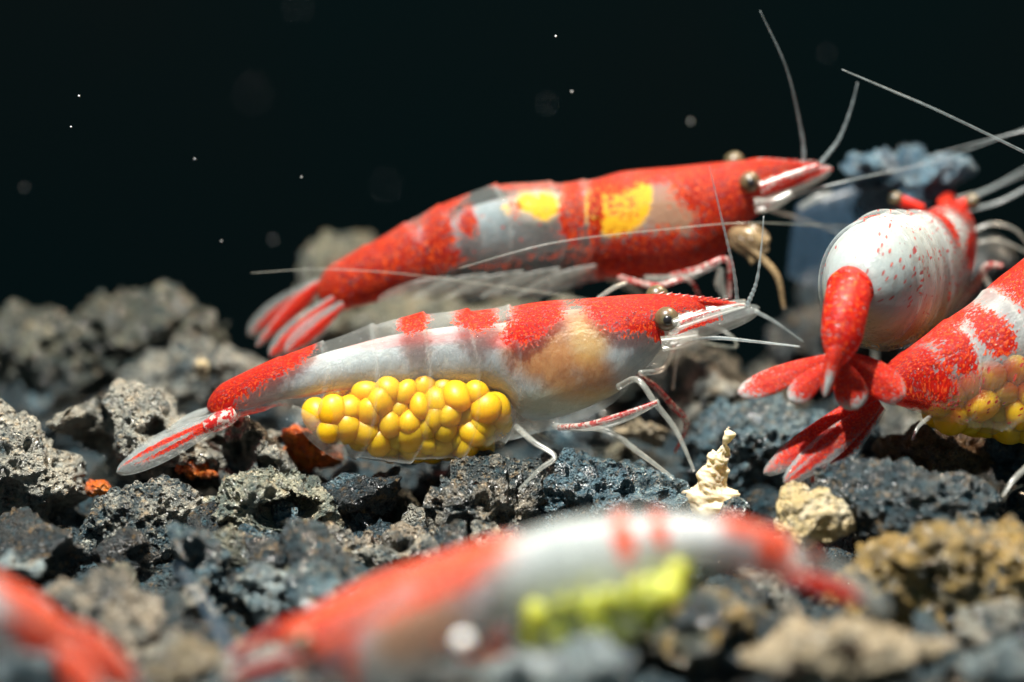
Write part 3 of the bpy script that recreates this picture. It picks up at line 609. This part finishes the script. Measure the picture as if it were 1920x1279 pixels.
# ------------------------------------------------------------------ red shrimp behind
def back_shrimp():
    Y = 0.62
    t = empty('shrimp', P(1000, 560, Y), 'deep red shrimp with one yellow and orange back patch, behind the pale shrimp', 'shrimp')
    st = [(1500, 303, 1490, 345, .5, Y), (1455, 300, 1448, 380, .55, Y), (1420, 300, 1412, 408, .58, Y), (1380, 303, 1385, 445, .6, Y), (1330, 307, 1340, 487, .58, Y), (1270, 313, 1285, 514, .55, Y), (1210, 318, 1220, 522, .55, Y), (1160, 324, 1165, 522, .55, Y), (1115, 337, 1120, 526, .54, Y),
          (1060, 344, 1068, 538, .5, Y), (1000, 344, 1012, 546, .5, Y), (940, 347, 955, 550, .5, Y), (885, 362, 908, 550, .5, Y), (835, 381, 860, 548, .52, Y), (776, 411, 805, 546, .56, Y), (710, 448, 748, 552, .58, Y), (655, 477, 695, 568, .58, Y), (615, 503, 650, 580, .56, Y), (585, 532, 610, 582, .5, Y)]
    blobs = [('r', 1450, 325, 120, 34), ('r', 1330, 345, 70, 55, 10), ('r', 1240, 325, 130, 14, -4), ('r', 1220, 478, 125, 50, -2), ('r', 1345, 425, 50, 65, 25), ('r', 1385, 380, 60, 50), ('r', 1150, 340, 50, 20, -10), ('r', 1115, 400, 14, 60), ('b', 1260, 385, 65, 48, 0, .75),
             ('g', 1150, 385, 58, 52, 0, 1), ('g', 1195, 370, 24, 44, 15, 1), ('r', 1150, 372, 46, 40, 0, .42), ('m', 1170, 405, 70, 40, 0, .5), ('r', 1072, 395, 24, 66, 3, .95), ('g', 1072, 375, 26, 34, 0, .6), ('g', 1020, 384, 30, 24, 0, .85), ('g', 990, 376, 26, 18, 0, .75), ('g', 950, 388, 12, 12, 0, .6), ('m', 1000, 382, 60, 28, 0, .6), ('r', 964, 385, 13, 18, 0, .55), ('r', 1005, 350, 120, 5, 0, .6),
             ('r', 878, 412, 17, 26), ('r', 815, 455, 34, 60, 18), ('r', 845, 475, 22, 20), ('r', 775, 520, 120, 7, -22, .8), ('r', 700, 500, 85, 62, -36), ('r', 630, 540, 55, 42, -36), ('r', 760, 470, 46, 60, -20, .8), ('r', 830, 390, 50, 7, -28, .9), ('r', 1000, 480, 140, 5, -8, .5),
             ('m', 960, 430, 120, 60, 0, .2), ('s', 960, 440, 110, 50, 0, .22)]
    MB = shell_mat('shell_deep_red', (0.34, 0.006, 0.004), (0.72, 0.05, 0.006))
    body('body', t, st, MB, blobs, milk=0.12, nu=240, nv=60, segs=(580, 650, 705, 775, 838, 940, 1040, 1100, 1600), segamp=0.05)
    fl = [(1440, 318, 1430, 370, .5, Y), (1380, 325, 1380, 420, .55, Y), (1280, 335, 1290, 490, .5, Y), (1180, 345, 1185, 498, .5, Y), (1110, 358, 1110, 470, .55, Y), (1000, 366, 1010, 470, .55, Y), (930, 375, 945, 480, .55, Y), (850, 400, 870, 500, .55, Y), (776, 432, 800, 518, .5, Y), (700, 470, 730, 540, .5, Y), (640, 505, 660, 565, .5, Y)]
    body('flesh', t, fl, flesh_mat('flesh_blue_grey', (0.20, 0.27, 0.30)), [('r', 690, 510, 110, 60, -30, .6), ('b', 1250, 390, 80, 70, 0, .9), ('g', 1290, 410, 22, 16, 0, .6), ('r', 1390, 360, 90, 60, 0, .7), ('g', 1010, 385, 50, 22, 0, .8)], nu=140, nv=36, cap=.05)
    blade('rostrum', t, (1400, 303, Y), (1562, 318, Y), 10, M_SHELL, [('r', 30, 0, 100, 70)], 0.3, shape=0.25, thick=7)
    for q in range(7): rod('rostrum_tooth', t, [(1420 + 16 * q, 300 + .6 * q, Y, 2.2), (1432 + 16 * q, 296 + .9 * q, Y, .7)], M_LIMBR, nv=6)
    eye(t, 1406, 341, Y - .09, 20, (0.05, -1, .05), (1388, 340, Y - .02))
    eye(t, 1377, 304, Y + .13, 19, (0, 1, .3), (1380, 320, Y + .1))
    for yy in (-.12, .12):
        blade('antennal_scale', t, (1430, 365, Y + yy), (1560, 316, Y + yy), 19, M_SHELL, [('r', 40, -8, 55, 22)], 0.3, shape=0.4)
        rod('antennule_base', t, [(1425, 352, Y + yy, 12), (1480, 330, Y + yy, 10), (1535, 310, Y + yy, 6)], M_LIMBR, nv=12)
        rod('antenna_base', t, [(1415, 385, Y + yy, 15), (1450, 380, Y + yy, 12), (1485, 362, Y + yy, 7)], M_LIMB, nv=12)
    rod('antennule', t, [(1508, 305, Y - .1, 4.2), (1503, 250, Y - .12, 3.2), (1475, 130, Y - .2, 2.0), (1425, 20, Y - .25, 1.0)], M_WHISK, 60, beads=.12)
    rod('antennule', t, [(1538, 306, Y - .1, 4.5), (1572, 262, Y - .1, 3), (1595, 205, Y - .1, 2), (1608, 155, Y - .1, 1)], M_WHISK, 50, beads=.12)
    rod('antenna', t, [(1460, 378, Y - .1, 3.4), (1540, 352, Y - .1, 2.4), (1620, 332, Y - .1, 1.8), (1760, 300, Y, 1.3), (1925, 240, Y + .1, 1.2)], M_WHISK, 80)
    rod('antenna', t, [(1440, 392, Y + .1, 4), (1500, 410, Y + .1, 3), (1580, 440, Y + .1, 2)], M_WHISK, 40)
    for q, (ax, ay, bx, by, r) in enumerate([(1400, 438, 1436, 470, 13), (1392, 452, 1424, 488, 11), (1385, 462, 1412, 494, 10), (1410, 430, 1440, 452, 9)]):
        rod('mouth_limb', t, [(1368, 438 + 6 * q, Y - .06, r), (ax, ay, Y - .12 + .02 * q, r), ((ax + bx) / 2 + 8, (ay + by) / 2, Y - .14 + .02 * q, r * .9), (bx, by, Y - .12, r * .5)], M_LIMBT, nv=12)
    L = 'walking_leg'
    rod(L, t, [(1390, 450, Y - .1, 9), (1430, 485, Y - .15, 9), (1458, 520, Y - .18, 8), (1470, 578, Y - .18, 5)], M_LIMBT)
    rod(L, t, [(1260, 518, Y - .1, 9), (1310, 505, Y - .2, 9), (1365, 488, Y - .2, 8), (1368, 560, Y - .2, 5)], M_LIMBR)
    rod(L, t, [(1210, 522, Y - .1, 8), (1285, 520, Y - .2, 9), (1345, 500, Y - .2, 7), (1348, 530, Y - .2, 14), (1362, 560, Y - .2, 6)], M_LIMB)
    rod(L, t, [(1160, 520, Y - .1, 8), (1230, 536, Y - .2, 8), (1290, 525, Y - .2, 6), (1320, 575, Y - .15, 4)], M_LIMBR)
    rod(L, t, [(1130, 515, Y + .1, 8), (1190, 545, Y + .2, 8), (1230, 590, Y + .25, 5)], M_LIMB)
    for q in range(5):
        blade('swimmeret', t, (1120 - 68 * q, 500 + 6 * q, Y - .1), (965 - 64 * q, 560 + q, Y - .12), 17, M_FILM, [], 0.2, shape=0.5, thick=3)
    blade('telson', t, (600, 530, Y), (480, 650, Y), 16, M_SHELL, [('r', 30, 0, 60, 40)], .25, shape=.3)
    blade('uropod', t, (628, 560, Y - .1), (505, 668, Y - .14), 24, M_SHELL, [('r', 40, 0, 70, 26)], .25, shape=.6)
    blade('uropod', t, (645, 570, Y - .14), (535, 660, Y - .2), 22, M_SHELL, [('r', 40, -10, 70, 20)], .25, shape=.6)
    blade('uropod', t, (600, 530, Y + .1), (465, 628, Y + .2), 26, M_SHELL, [('r', 40, 0, 50, 20)], .25, shape=.6)
back_shrimp()

# ------------------------------------------------------------------ shrimp turned away from us
def away_shrimp():
    t = empty('shrimp', P(1660, 690, 0.3), 'white shrimp with red head turned away, rounded back and spread red tail fan', 'shrimp')
    B3 = [(1788, 380, 0.80, 32, 24), (1784, 410, 0.72, 46, 46), (1776, 452, 0.60, 54, 82), (1762, 484, 0.48, 62, 98), (1735, 505, 0.36, 68, 108), (1695, 518, 0.22, 82, 118), (1662, 525, 0.06, 97, 126), (1638, 530, -0.06, 100, 123, (0, -.3, 1)), (1620, 542, -0.17, 86, 102, (0, -.8, 1)), (1606, 556, -0.26, 62, 64, (0, -1, .6))]
    bl = [('r', 90, 0, 120, 80), ('r', 360, -28, 34, 34, 10), ('r', 300, 5, 40, 26), ('r', 230, -85, 90, 22), ('r', 800, 20, 24, 16, 0, .6), ('s', 680, -45, 280, 75, 0, .75), ('s', 330, -70, 220, 110, 0, .9), ('s', 680, 60, 250, 60, 0, .2), ('g', 600, 155, 400, 40, 0, .4), ('g', 600, -155, 400, 40, 0, .4), ('r', 120, 90, 120, 50)]
    body3('body', t, B3, shell_mat('shell_speckled', (0.36, 0.006, 0.008), (0.66, 0.02, 0.008)), bl, milk=0.16, nu=190, nv=80, segs=(0.0, 0.47, 0.60, 0.72, 0.85, 1.001), segamp=0.06, cap=.16)
    F3 = [(x, y, Y, a * .93, b * .93, *r) for (x, y, Y, a, b, *r) in B3[1:]]
    body3('flesh', t, F3, flesh_mat('flesh_cream', (0.40, 0.46, 0.46)), [('g', 600, 165, 600, 55, 0, .45), ('g', 600, -165, 600, 55, 0, .45), ('r', 0, 0, 120, 200, 0, .6)], nu=110, nv=48, cap=.16, segs=(0.0, 0.40, 0.55, 0.68, 0.83, 1.001), segamp=0.06)
    body3('tail_segment', t, [(1606, 520, -0.12, 34, 30, (0, -1, .5)), (1592, 548, -0.30, 42, 36, (0, -1, .4)), (1584, 590, -0.40, 41, 36, (0, -1, .2)), (1576, 640, -0.45, 36, 30, (0, -1, 0)), (1564, 690, -0.47, 26, 22, (0, -1, 0))], M_SHELL, [('r', 450, 0, 620, 200)], milk=.75, nu=90, nv=44, cap=.12, segs=(0, .42, 1.001), segamp=.10)
    Y = -0.42
    blade('telson', t, (1572, 640, Y - .08), (1546, 745, Y - .10), 17, M_SHELL, [('r', 10, 0, 42, 80), ('r', 50, 40, 45, 14), ('r', 50, -40, 45, 14), ('m', 75, 0, 50, 24, 0, .95)], .5, shape=.3, thick=14, face=(0, -1, .3))
    blade('uropod', t, (1556, 668, Y + .02), (1382, 738, Y), 26, M_SHELL, [('r', 40, 0, 52, 60), ('m', 92, 0, 22, 60, 0, .95)], .6, shape=.66, thick=8, face=(0, -.8, .7))
    blade('uropod', t, (1552, 685, Y - .03), (1480, 752, Y - .05), 24, M_SHELL, [('r', 35, 0, 48, 70), ('m', 90, 0, 24, 60, 0, .95)], .6, shape=.66, thick=8, face=(0, -.9, .5))
    blade('uropod', t, (1578, 680, Y - .02), (1608, 768, Y - .04), 32, M_SHELL, [('r', 35, 0, 46, 80), ('m', 90, 0, 24, 60, 0, .95)], .6, shape=.66, thick=8, face=(0, -.9, .5))
    blade('uropod', t, (1588, 668, Y + .03), (1698, 742, Y + .02), 36, M_SHELL, [('r', 40, 0, 54, 80), ('m', 95, 0, 18, 60, 0, .6)], .5, shape=.62, thick=8, face=(0, -.8, .6))
    eye(t, 1680, 374, .72, 14, (-.6, -.5, .4), (1730, 392, .74)); eye(t, 1823, 379, .70, 15, (.6, -.5, .3), (1790, 388, .72))
    blade('rostrum', t, (1768, 384, .76), (1784, 354, 1.1), 14, M_SHELL, [('r', 50, 0, 90, 90)], .5, shape=.25, thick=8, face=(0, -.4, 1))
    rod('antennule', t, [(1795, 372, .9, 3.5), (1840, 360, .95, 3), (1925, 325, 1.0, 2)], M_WHISK)
    rod('antennule', t, [(1800, 380, .9, 3.5), (1860, 352, .95, 3), (1930, 312, 1.0, 2)], M_WHISK)
    rod('antenna', t, [(1810, 395, .8, 4), (1870, 380, .8, 3.5), (1930, 350, .8, 3)], M_WHISK)
    rod('antenna', t, [(1740, 400, .8, 4), (1690, 428, .75, 2.4), (1560, 424, .6, 2.0), (1400, 418, .3, 1.7), (1250, 430, .25, 1.4), (1040, 455, .22, 1.2), (860, 503, .2, .8)], M_HAIR, 110)
    L = 'walking_leg'
    rod(L, t, [(1790, 570, .7, 12), (1825, 540, .6, 11), (1850, 500, .55, 9), (1880, 498, .5, 6)], M_LIMBR)
    rod(L, t, [(1760, 590, .7, 12), (1800, 575, .62, 11), (1838, 520, .6, 8), (1862, 545, .55, 6)], M_LIMB)
    rod(L, t, [(1810, 440, .7, 5), (1860, 420, .7, 5), (1905, 432, .7, 4), (1935, 470, .7, 3)], M_LIMB)
    rod(L, t, [(1815, 460, .7, 5), (1870, 450, .7, 4), (1930, 475, .7, 3)], M_LIMB)
    rod(L, t, [(1700, 600, .4, 10), (1720, 660, .3, 9), (1712, 735, .25, 6)], M_LIMB)
    rod(L, t, [(1640, 610, .5, 10), (1640, 680, .55, 9), (1625, 780, .5, 6)], M_LIMB)
away_shrimp()

# ------------------------------------------------------------------ red spotted white shrimp at the frame edge
def right_shrimp():
    Y = -0.12
    t = empty('shrimp', P(1900, 830, Y), 'white shrimp with large red spots and yellow eggs, above the brown flat rock', 'shrimp')
    st = [(1628, 716, 1650, 760, .6, Y - .12), (1650, 694, 1690, 762, .6, Y - .1), (1700, 655, 1730, 776, .56, Y - .06), (1750, 620, 1768, 792, .64, Y - .04), (1800, 587, 1805, 802, .68, Y), (1850, 552, 1850, 808, .68, Y + .03), (1900, 508, 1905, 810, .66, Y + .08), (1960, 468, 1965, 808, .56, Y + .12),
          (2040, 440, 2040, 790, .48, Y + .18), (2130, 425, 2130, 770, .5, Y + .25), (2220, 420, 2215, 720, .5, Y + .3), (2300, 425, 2290, 640, .5, Y + .35), (2360, 440, 2350, 560, .5, Y + .4)]
    bl = [('r', 1690, 690, 60, 42, -38), ('r', 1665, 725, 36, 26, 0), ('r', 1730, 690, 26, 55, -25), ('r', 1760, 610, 70, 12, -34), ('r', 1832, 612, 26, 42, -20), ('r', 1770, 650, 26, 46, -20), ('r', 1905, 530, 40, 60, -20), ('r', 1885, 650, 16, 14, 0, .8), ('r', 1700, 740, 34, 20, 20), ('r', 1960, 600, 40, 40),
          ('s', 1880, 670, 220, 80, 0, .5), ('s', 1700, 720, 80, 50, 0, .8), ('r', 2200, 470, 140, 70), ('r', 2060, 500, 40, 50), ('m', 1850, 605, 150, 52, -30, .7)]
    body('body', t, st, M_SHELL, bl, milk=0.14, nu=180, nv=60, segs=(1640, 1710, 1785, 1860, 1940, 2030, 2500), segamp=.03, cap=.03, box=0.66)
    fl = [(1670, 705, 1700, 750, .6, Y - .1), (1750, 640, 1765, 730, .55, Y - .04), (1850, 575, 1850, 700, .6, Y + .03), (1960, 495, 1965, 690, .6, Y + .12), (2060, 460, 2060, 760, .45, Y + .2), (2200, 440, 2200, 700, .45, Y + .3), (2310, 450, 2300, 600, .45, Y + .36)]
    body('flesh', t, fl, M_FLESH, [('g', 1860, 740, 130, 40, 0, .3)], nu=80, nv=32, cap=.05)
    eggs(t, pack([(1730, 745), (1790, 712), (1900, 695), (2000, 690), (2020, 770), (1940, 800), (1850, 798), (1780, 782)], Y + .04, 0.10, 26, 8), M_EGG, 35 * S(Y))
    blade('uropod', t, (1645, 745, Y - .16), (1432, 888, Y - .3), 28, M_SHELL, [('r', 38, 5, 52, 50), ('m', 90, 0, 30, 60, 0, .35)], .35, shape=.45, thick=8, face=(0, -1, .6))
    blade('uropod', t, (1650, 755, Y - .2), (1470, 905, Y - .34), 26, M_SHELL, [('r', 45, -12, 60, 16), ('r', 40, 22, 55, 14), ('r', 20, 0, 30, 50)], .35, shape=.55, thick=8, face=(0, -1, .4))
    blade('uropod', t, (1655, 762, Y - .16), (1520, 905, Y - .26), 26, M_SHELL, [('r', 45, 0, 60, 34)], .35, shape=.6, thick=8, face=(-.3, -1, .2))
    blade('telson', t, (1640, 740, Y - .12), (1450, 858, Y - .2), 16, M_SHELL, [('r', 40, 0, 60, 70)], .35, shape=.3, thick=10)
    L = 'walking_leg'
    rod(L, t, [(1745, 780, Y - .1, 6), (1722, 800, Y - .16, 5), (1710, 825, Y - .2, 3)], M_LIMB)
    rod(L, t, [(1990, 800, Y - .2, 9), (1940, 860, Y - .35, 8), (1900, 900, Y - .42, 7), (1880, 930, Y - .45, 4)], M_LIMB)
    rod(L, t, [(2080, 780, Y, 9), (2060, 840, Y - .1, 8), (2040, 900, Y - .15, 5)], M_LIMB)
    rod('antenna', t, [(2340, 500, Y + .4, 5), (2200, 420, Y + .3, 5), (2050, 350, Y + .2, 3.4), (1920, 285, Y + .1, 2.9), (1760, 208, Y, 2.3), (1660, 165, Y, 1.8), (1578, 130, Y, 1.0)], M_WHISK, 80)
    rod('antenna', t, [(2340, 500, Y + .5, 5), (2200, 300, Y + .6, 4), (2050, 230, Y + .7, 3), (1920, 246, Y + .7, 1.6), (1735, 293, Y + .8, 1.0)], M_WHISK, 80)
    eye(t, 2310, 465, Y + .15, 22, (0.1, -1, 0), (2290, 465, Y + .25))
    blade('rostrum', t, (2300, 432, Y + .37), (2460, 460, Y + .45), 10, M_SHELL, [('r', 30, 0, 100, 70)], .3, shape=.25, thick=7)
right_shrimp()

# ------------------------------------------------------------------ blurred shrimp in front, facing left
def front_shrimp():
    Y = -2.05
    t = empty('shrimp', P(900, 1290, Y), 'blurred white shrimp with orange red stripe and green eggs, nose pointing down', 'shrimp')
    st = [(505, 1192, 540, 1262, .5, Y), (560, 1158, 600, 1310, .55, Y), (640, 1112, 690, 1340, .56, Y), (720, 1077, 770, 1345, .55, Y), (800, 1050, 845, 1320, .54, Y), (880, 1025, 910, 1270, .52, Y), (950, 1003, 965, 1222, .58, Y), (1030, 983, 1040, 1216, .58, Y), (1110, 963, 1120, 1218, .58, Y), (1190, 950, 1190, 1200, .58, Y),
          (1270, 950, 1260, 1150, .5, Y), (1340, 960, 1320, 1100, .52, Y), (1400, 975, 1375, 1072, .55, Y), (1460, 995, 1435, 1078, .58, Y), (1515, 1022, 1485, 1100, .58, Y), (1555, 1050, 1530, 1112, .5, Y)]
    bl = [('r', 640, 1125, 180, 26, -26, .95), ('r', 850, 1048, 110, 24, -18, .9), ('r', 600, 1200, 110, 14, -25, .7), ('g', 720, 1225, 70, 30, 0, .12), ('r', 800, 1110, 130, 14, -22, .8), ('b', 780, 1165, 90, 46, -20, .75), ('r', 900, 1190, 60, 20, 0, .7), ('r', 665, 1240, 14, 60, 0, .6), ('r', 1168, 1000, 20, 34, -20), ('r', 1235, 985, 15, 26, -20), ('r', 1390, 985, 40, 16, 15, .8), ('r', 1450, 1015, 30, 40, -20), ('r', 1535, 1030, 12, 12), ('r', 1420, 1065, 80, 7, 20, .7),
          ('m', 1100, 1060, 170, 90, 0, .75), ('m', 740, 1240, 80, 60, 0, .75), ('m', 1350, 1020, 120, 40, 10, .4), ('m', 1130, 1120, 170, 30, -20, .2)]
    body('body', t, st, shell_mat('shell_coral', (0.72, 0.05, 0.03), (0.92, 0.24, 0.10)), bl, milk=0.16, nu=180, nv=52, segs=(500, 960, 1060, 1170, 1280, 1370, 1450, 1600), box=0.66)
    fl = [(560, 1180, 590, 1260, .5, Y), (700, 1105, 730, 1310, .5, Y), (850, 1060, 870, 1280, .48, Y), (940, 1030, 950, 1140, .6, Y), (1110, 985, 1115, 1095, .6, Y), (1260, 970, 1250, 1060, .6, Y), (1400, 990, 1380, 1060, .55, Y), (1520, 1040, 1500, 1095, .5, Y)]
    body('flesh', t, fl, flesh_mat('flesh_white', (0.66, 0.70, 0.74)), [('b', 800, 1165, 90, 55, -20, .8), ('g', 740, 1240, 60, 40, 0, .2), ('r', 600, 1210, 90, 50, -20, .6)], nu=90, nv=32, cap=.05)
    eggs(t, pack([(985, 1160), (1060, 1115), (1180, 1085), (1275, 1070), (1275, 1095), (1205, 1160), (1110, 1195), (1005, 1198)], Y, .11, 22, 12), M_EGGG, 37 * S(Y))
    blade('rostrum', t, (570, 1155, Y), (425, 1235, Y), 12, M_SHELL, [('r', 40, 0, 100, 90)], .4, shape=.25, thick=8)
    for yy in (-.12, .12):
        blade('antennal_scale', t, (560, 1230, Y + yy), (425, 1268, Y + yy), 22, M_SHELL, [('r', 50, -10, 70, 30)], .4, shape=.4)
    eye(t, 568, 1205, Y - .2, 22, (-.1, -1, 0), (585, 1200, Y - .1)); eye(t, 545, 1180, Y + .2, 20, (0, 1, .2), (560, 1190, Y + .1))
    rod('antennule', t, [(440, 1240, Y, 9), (410, 1180, Y + .2, 8), (370, 1110, Y + .4, 6), (330, 1060, Y + .5, 3)], M_MOLT)
    rod('antenna', t, [(470, 1260, Y, 6), (380, 1300, Y, 5), (250, 1380, Y, 3)], M_WHISK)
    for q in range(4):
        rod('walking_leg', t, [(660 + 60 * q, 1330, Y - .1, 10), (640 + 70 * q, 1370, Y - .2, 9), (650 + 75 * q, 1420, Y - .25, 5)], M_LIMB)
    for q in range(4): blade('swimmeret', t, (1020 + 70 * q, 1190 - 22 * q, Y - .15), (1040 + 75 * q, 1245 - 26 * q, Y - .16), 26, M_FILM, [], shape=.5, thick=3)
    blade('telson', t, (1535, 1050, Y), (1665, 1140, Y), 26, M_SHELL, [('m', 40, 0, 80, 60, 0, .3)], .3, shape=.3)
    blade('uropod', t, (1470, 1075, Y - .1), (1610, 1125, Y - .14), 18, M_SHELL, [('r', 45, 0, 60, 60)], .35, shape=.5)
    blade('uropod', t, (1530, 1080, Y + .1), (1670, 1150, Y + .1), 26, M_SHELL, [('r', 30, 0, 30, 30)], .3, shape=.6)
front_shrimp()

def corner_shrimp():
    Y = -2.2
    t = empty('shrimp', P(60, 1330, Y), 'blurred red and white shrimp, its tail fan pointing down beside the blurred brown rock', 'shrimp')
    st = [(-640, 1130, -620, 1180, .5, Y), (-560, 1080, -545, 1230, .55, Y), (-460, 1040, -450, 1290, .55, Y), (-330, 1020, -330, 1310, .5, Y), (-200, 1020, -205, 1300, .5, Y), (-90, 1040, -110, 1250, .52, Y), (0, 1078, -40, 1215, .56, Y), (60, 1112, 20, 1225, .58, Y), (115, 1155, 75, 1245, .56, Y), (150, 1190, 112, 1255, .5, Y)]
    bl = [('r', 90, 1140, 140, 24, 38), ('r', 80, 1200, 80, 26, 40, .9), ('r', -150, 1060, 60, 40), ('r', -480, 1110, 150, 60), ('m', -20, 1180, 60, 50, 0, .7)]
    sm = bpy.data.materials['shell_coral']
    body('body', t, st, sm, bl, milk=.35, nu=130, nv=44, segs=(-640, -330, -220, -110, -10, 60, 200))
    body('flesh', t, [(-560, 1110, -545, 1210, .5, Y), (-330, 1050, -330, 1270, .5, Y), (-100, 1070, -115, 1210, .55, Y), (60, 1135, 30, 1205, .5, Y)], bpy.data.materials['flesh_white'], [], nu=50, nv=28)
    blade('telson', t, (120, 1170, Y), (250, 1262, Y), 24, sm, [('r', 30, 0, 70, 60)], .4, shape=.3)
    blade('uropod', t, (110, 1200, Y - .1), (262, 1285, Y - .1), 34, sm, [('r', 40, 0, 55, 50)], .4, shape=.55)
    blade('uropod', t, (100, 1215, Y - .14), (190, 1320, Y - .2), 34, sm, [('r', 40, 0, 50, 50)], .4, shape=.6)
    eye(t, -590, 1130, Y - .2, 22, (-.1, -1, 0), (-570, 1130, Y - .1))
    blade('rostrum', t, (-560, 1090, Y), (-720, 1120, Y), 12, sm, [('r', 30, 0, 100, 80)], .4, shape=.25)
    rod('antenna', t, [(-640, 1160, Y, 6), (-760, 1220, Y, 5), (-900, 1260, Y, 3)], M_WHISK)
    for q in range(4): rod('walking_leg', t, [(-480 + 50 * q, 1290, Y, 10), (-490 + 60 * q, 1350, Y - .15, 9), (-500 + 70 * q, 1440, Y - .2, 5)], M_LIMB)
corner_shrimp()

# ------------------------------------------------------------------ small things
def shell_piece():
    Y = -0.12
    t = empty('shell_piece', P(1330, 940, Y), 'cream broken shell piece with an upright spike, beside the red tail fan', 'shell')
    mt = solid('shell_cream', (0.60, 0.50, 0.33), .5, .3, 22, .25, 0, .6)
    o = body('shell_wall', t, [(1366, 797, 1369, 799, 1, Y), (1356, 816, 1370, 822, .9, Y), (1344, 838, 1368, 844, .8, Y), (1326, 846, 1369, 862, .6, Y), (1324, 866, 1367, 884, .6, Y), (1316, 884, 1370, 904, .6, Y), (1302, 906, 1380, 926, .6, Y), (1290, 930, 1390, 948, .6, Y), (1284, 962, 1392, 972, .6, Y)], mt, [], nu=110, nv=48, cap=.05)
    v = np.array([q.co[:] for q in o.data.vertices]); nn = np.array([q.normal[:] for q in o.data.vertices])
    v += nn * (0.034 * fbm(v * 11, 41, 4, .6) - 0.03 * pits(v, 0.11, .5, 5))[:, None]
    o.data.vertices.foreach_set('co', v.ravel()); o.data.update()
shell_piece()
def molt():
    Y = 1.05
    t = empty('shed_shell', P(1540, 560, Y), 'bluish see-through shed shrimp shell behind the white shrimp', 'shed shell')
    body('shell_skin', t, [(1492, 385, 1472, 516, .3, Y), (1530, 368, 1520, 535, .35, Y), (1580, 352, 1574, 560, .35, Y), (1640, 345, 1640, 575, .35, Y), (1700, 365, 1700, 570, .3, Y)], M_MOLT, [], nu=70, nv=40, cap=.008, segs=(1470, 1530, 1600, 1710), segamp=.06)
    rod('shed_leg', t, [(1500, 390, Y - .2, 5), (1530, 372, Y - .22, 8), (1560, 362, Y - .22, 4)], M_LIMB)
    rod('shed_leg', t, [(1600, 545, Y, 7), (1640, 590, Y, 6), (1650, 640, Y, 4)], M_MOLT)
molt()
bead = ball('bead', None, P(868, 1203, -2.5), 19 * S(-2.5), M_CLRDOT, 3)  # added white ball that stands in for an out-of-focus glint
tag(bead, 'white ball added as a blurred glint before the belly of the blurred shrimp', 'bead')
spots = [(148, 180, .1, 2), (133, 238, .1, 1.6), (1042, 68, .2, 2), (1295, 228, 1.2, 2), (560, 15, -2.5, 1.6), (475, 175, -3.2, 1.6), (725, 348, -2.8, 1.5), (1025, 195, -2.0, 1.5), (1550, 100, -1.8, 1.2), (512, 450, 1.6, 1.6), (45, 352, 1.5, 1.4), (365, 298, .3, 1.4), (1072, 172, .4, 1.6), (565, 332, .3, 1.4), (415, 452, .3, 1.3)]
for x, y, Y, r in spots:
    tag(ball('drifting_speck', None, P(x, y, Y), r * S(Y), M_CLRDOT, 2), 'tiny pale speck drifting in the dark water', 'speck', 'specks drifting in the water')
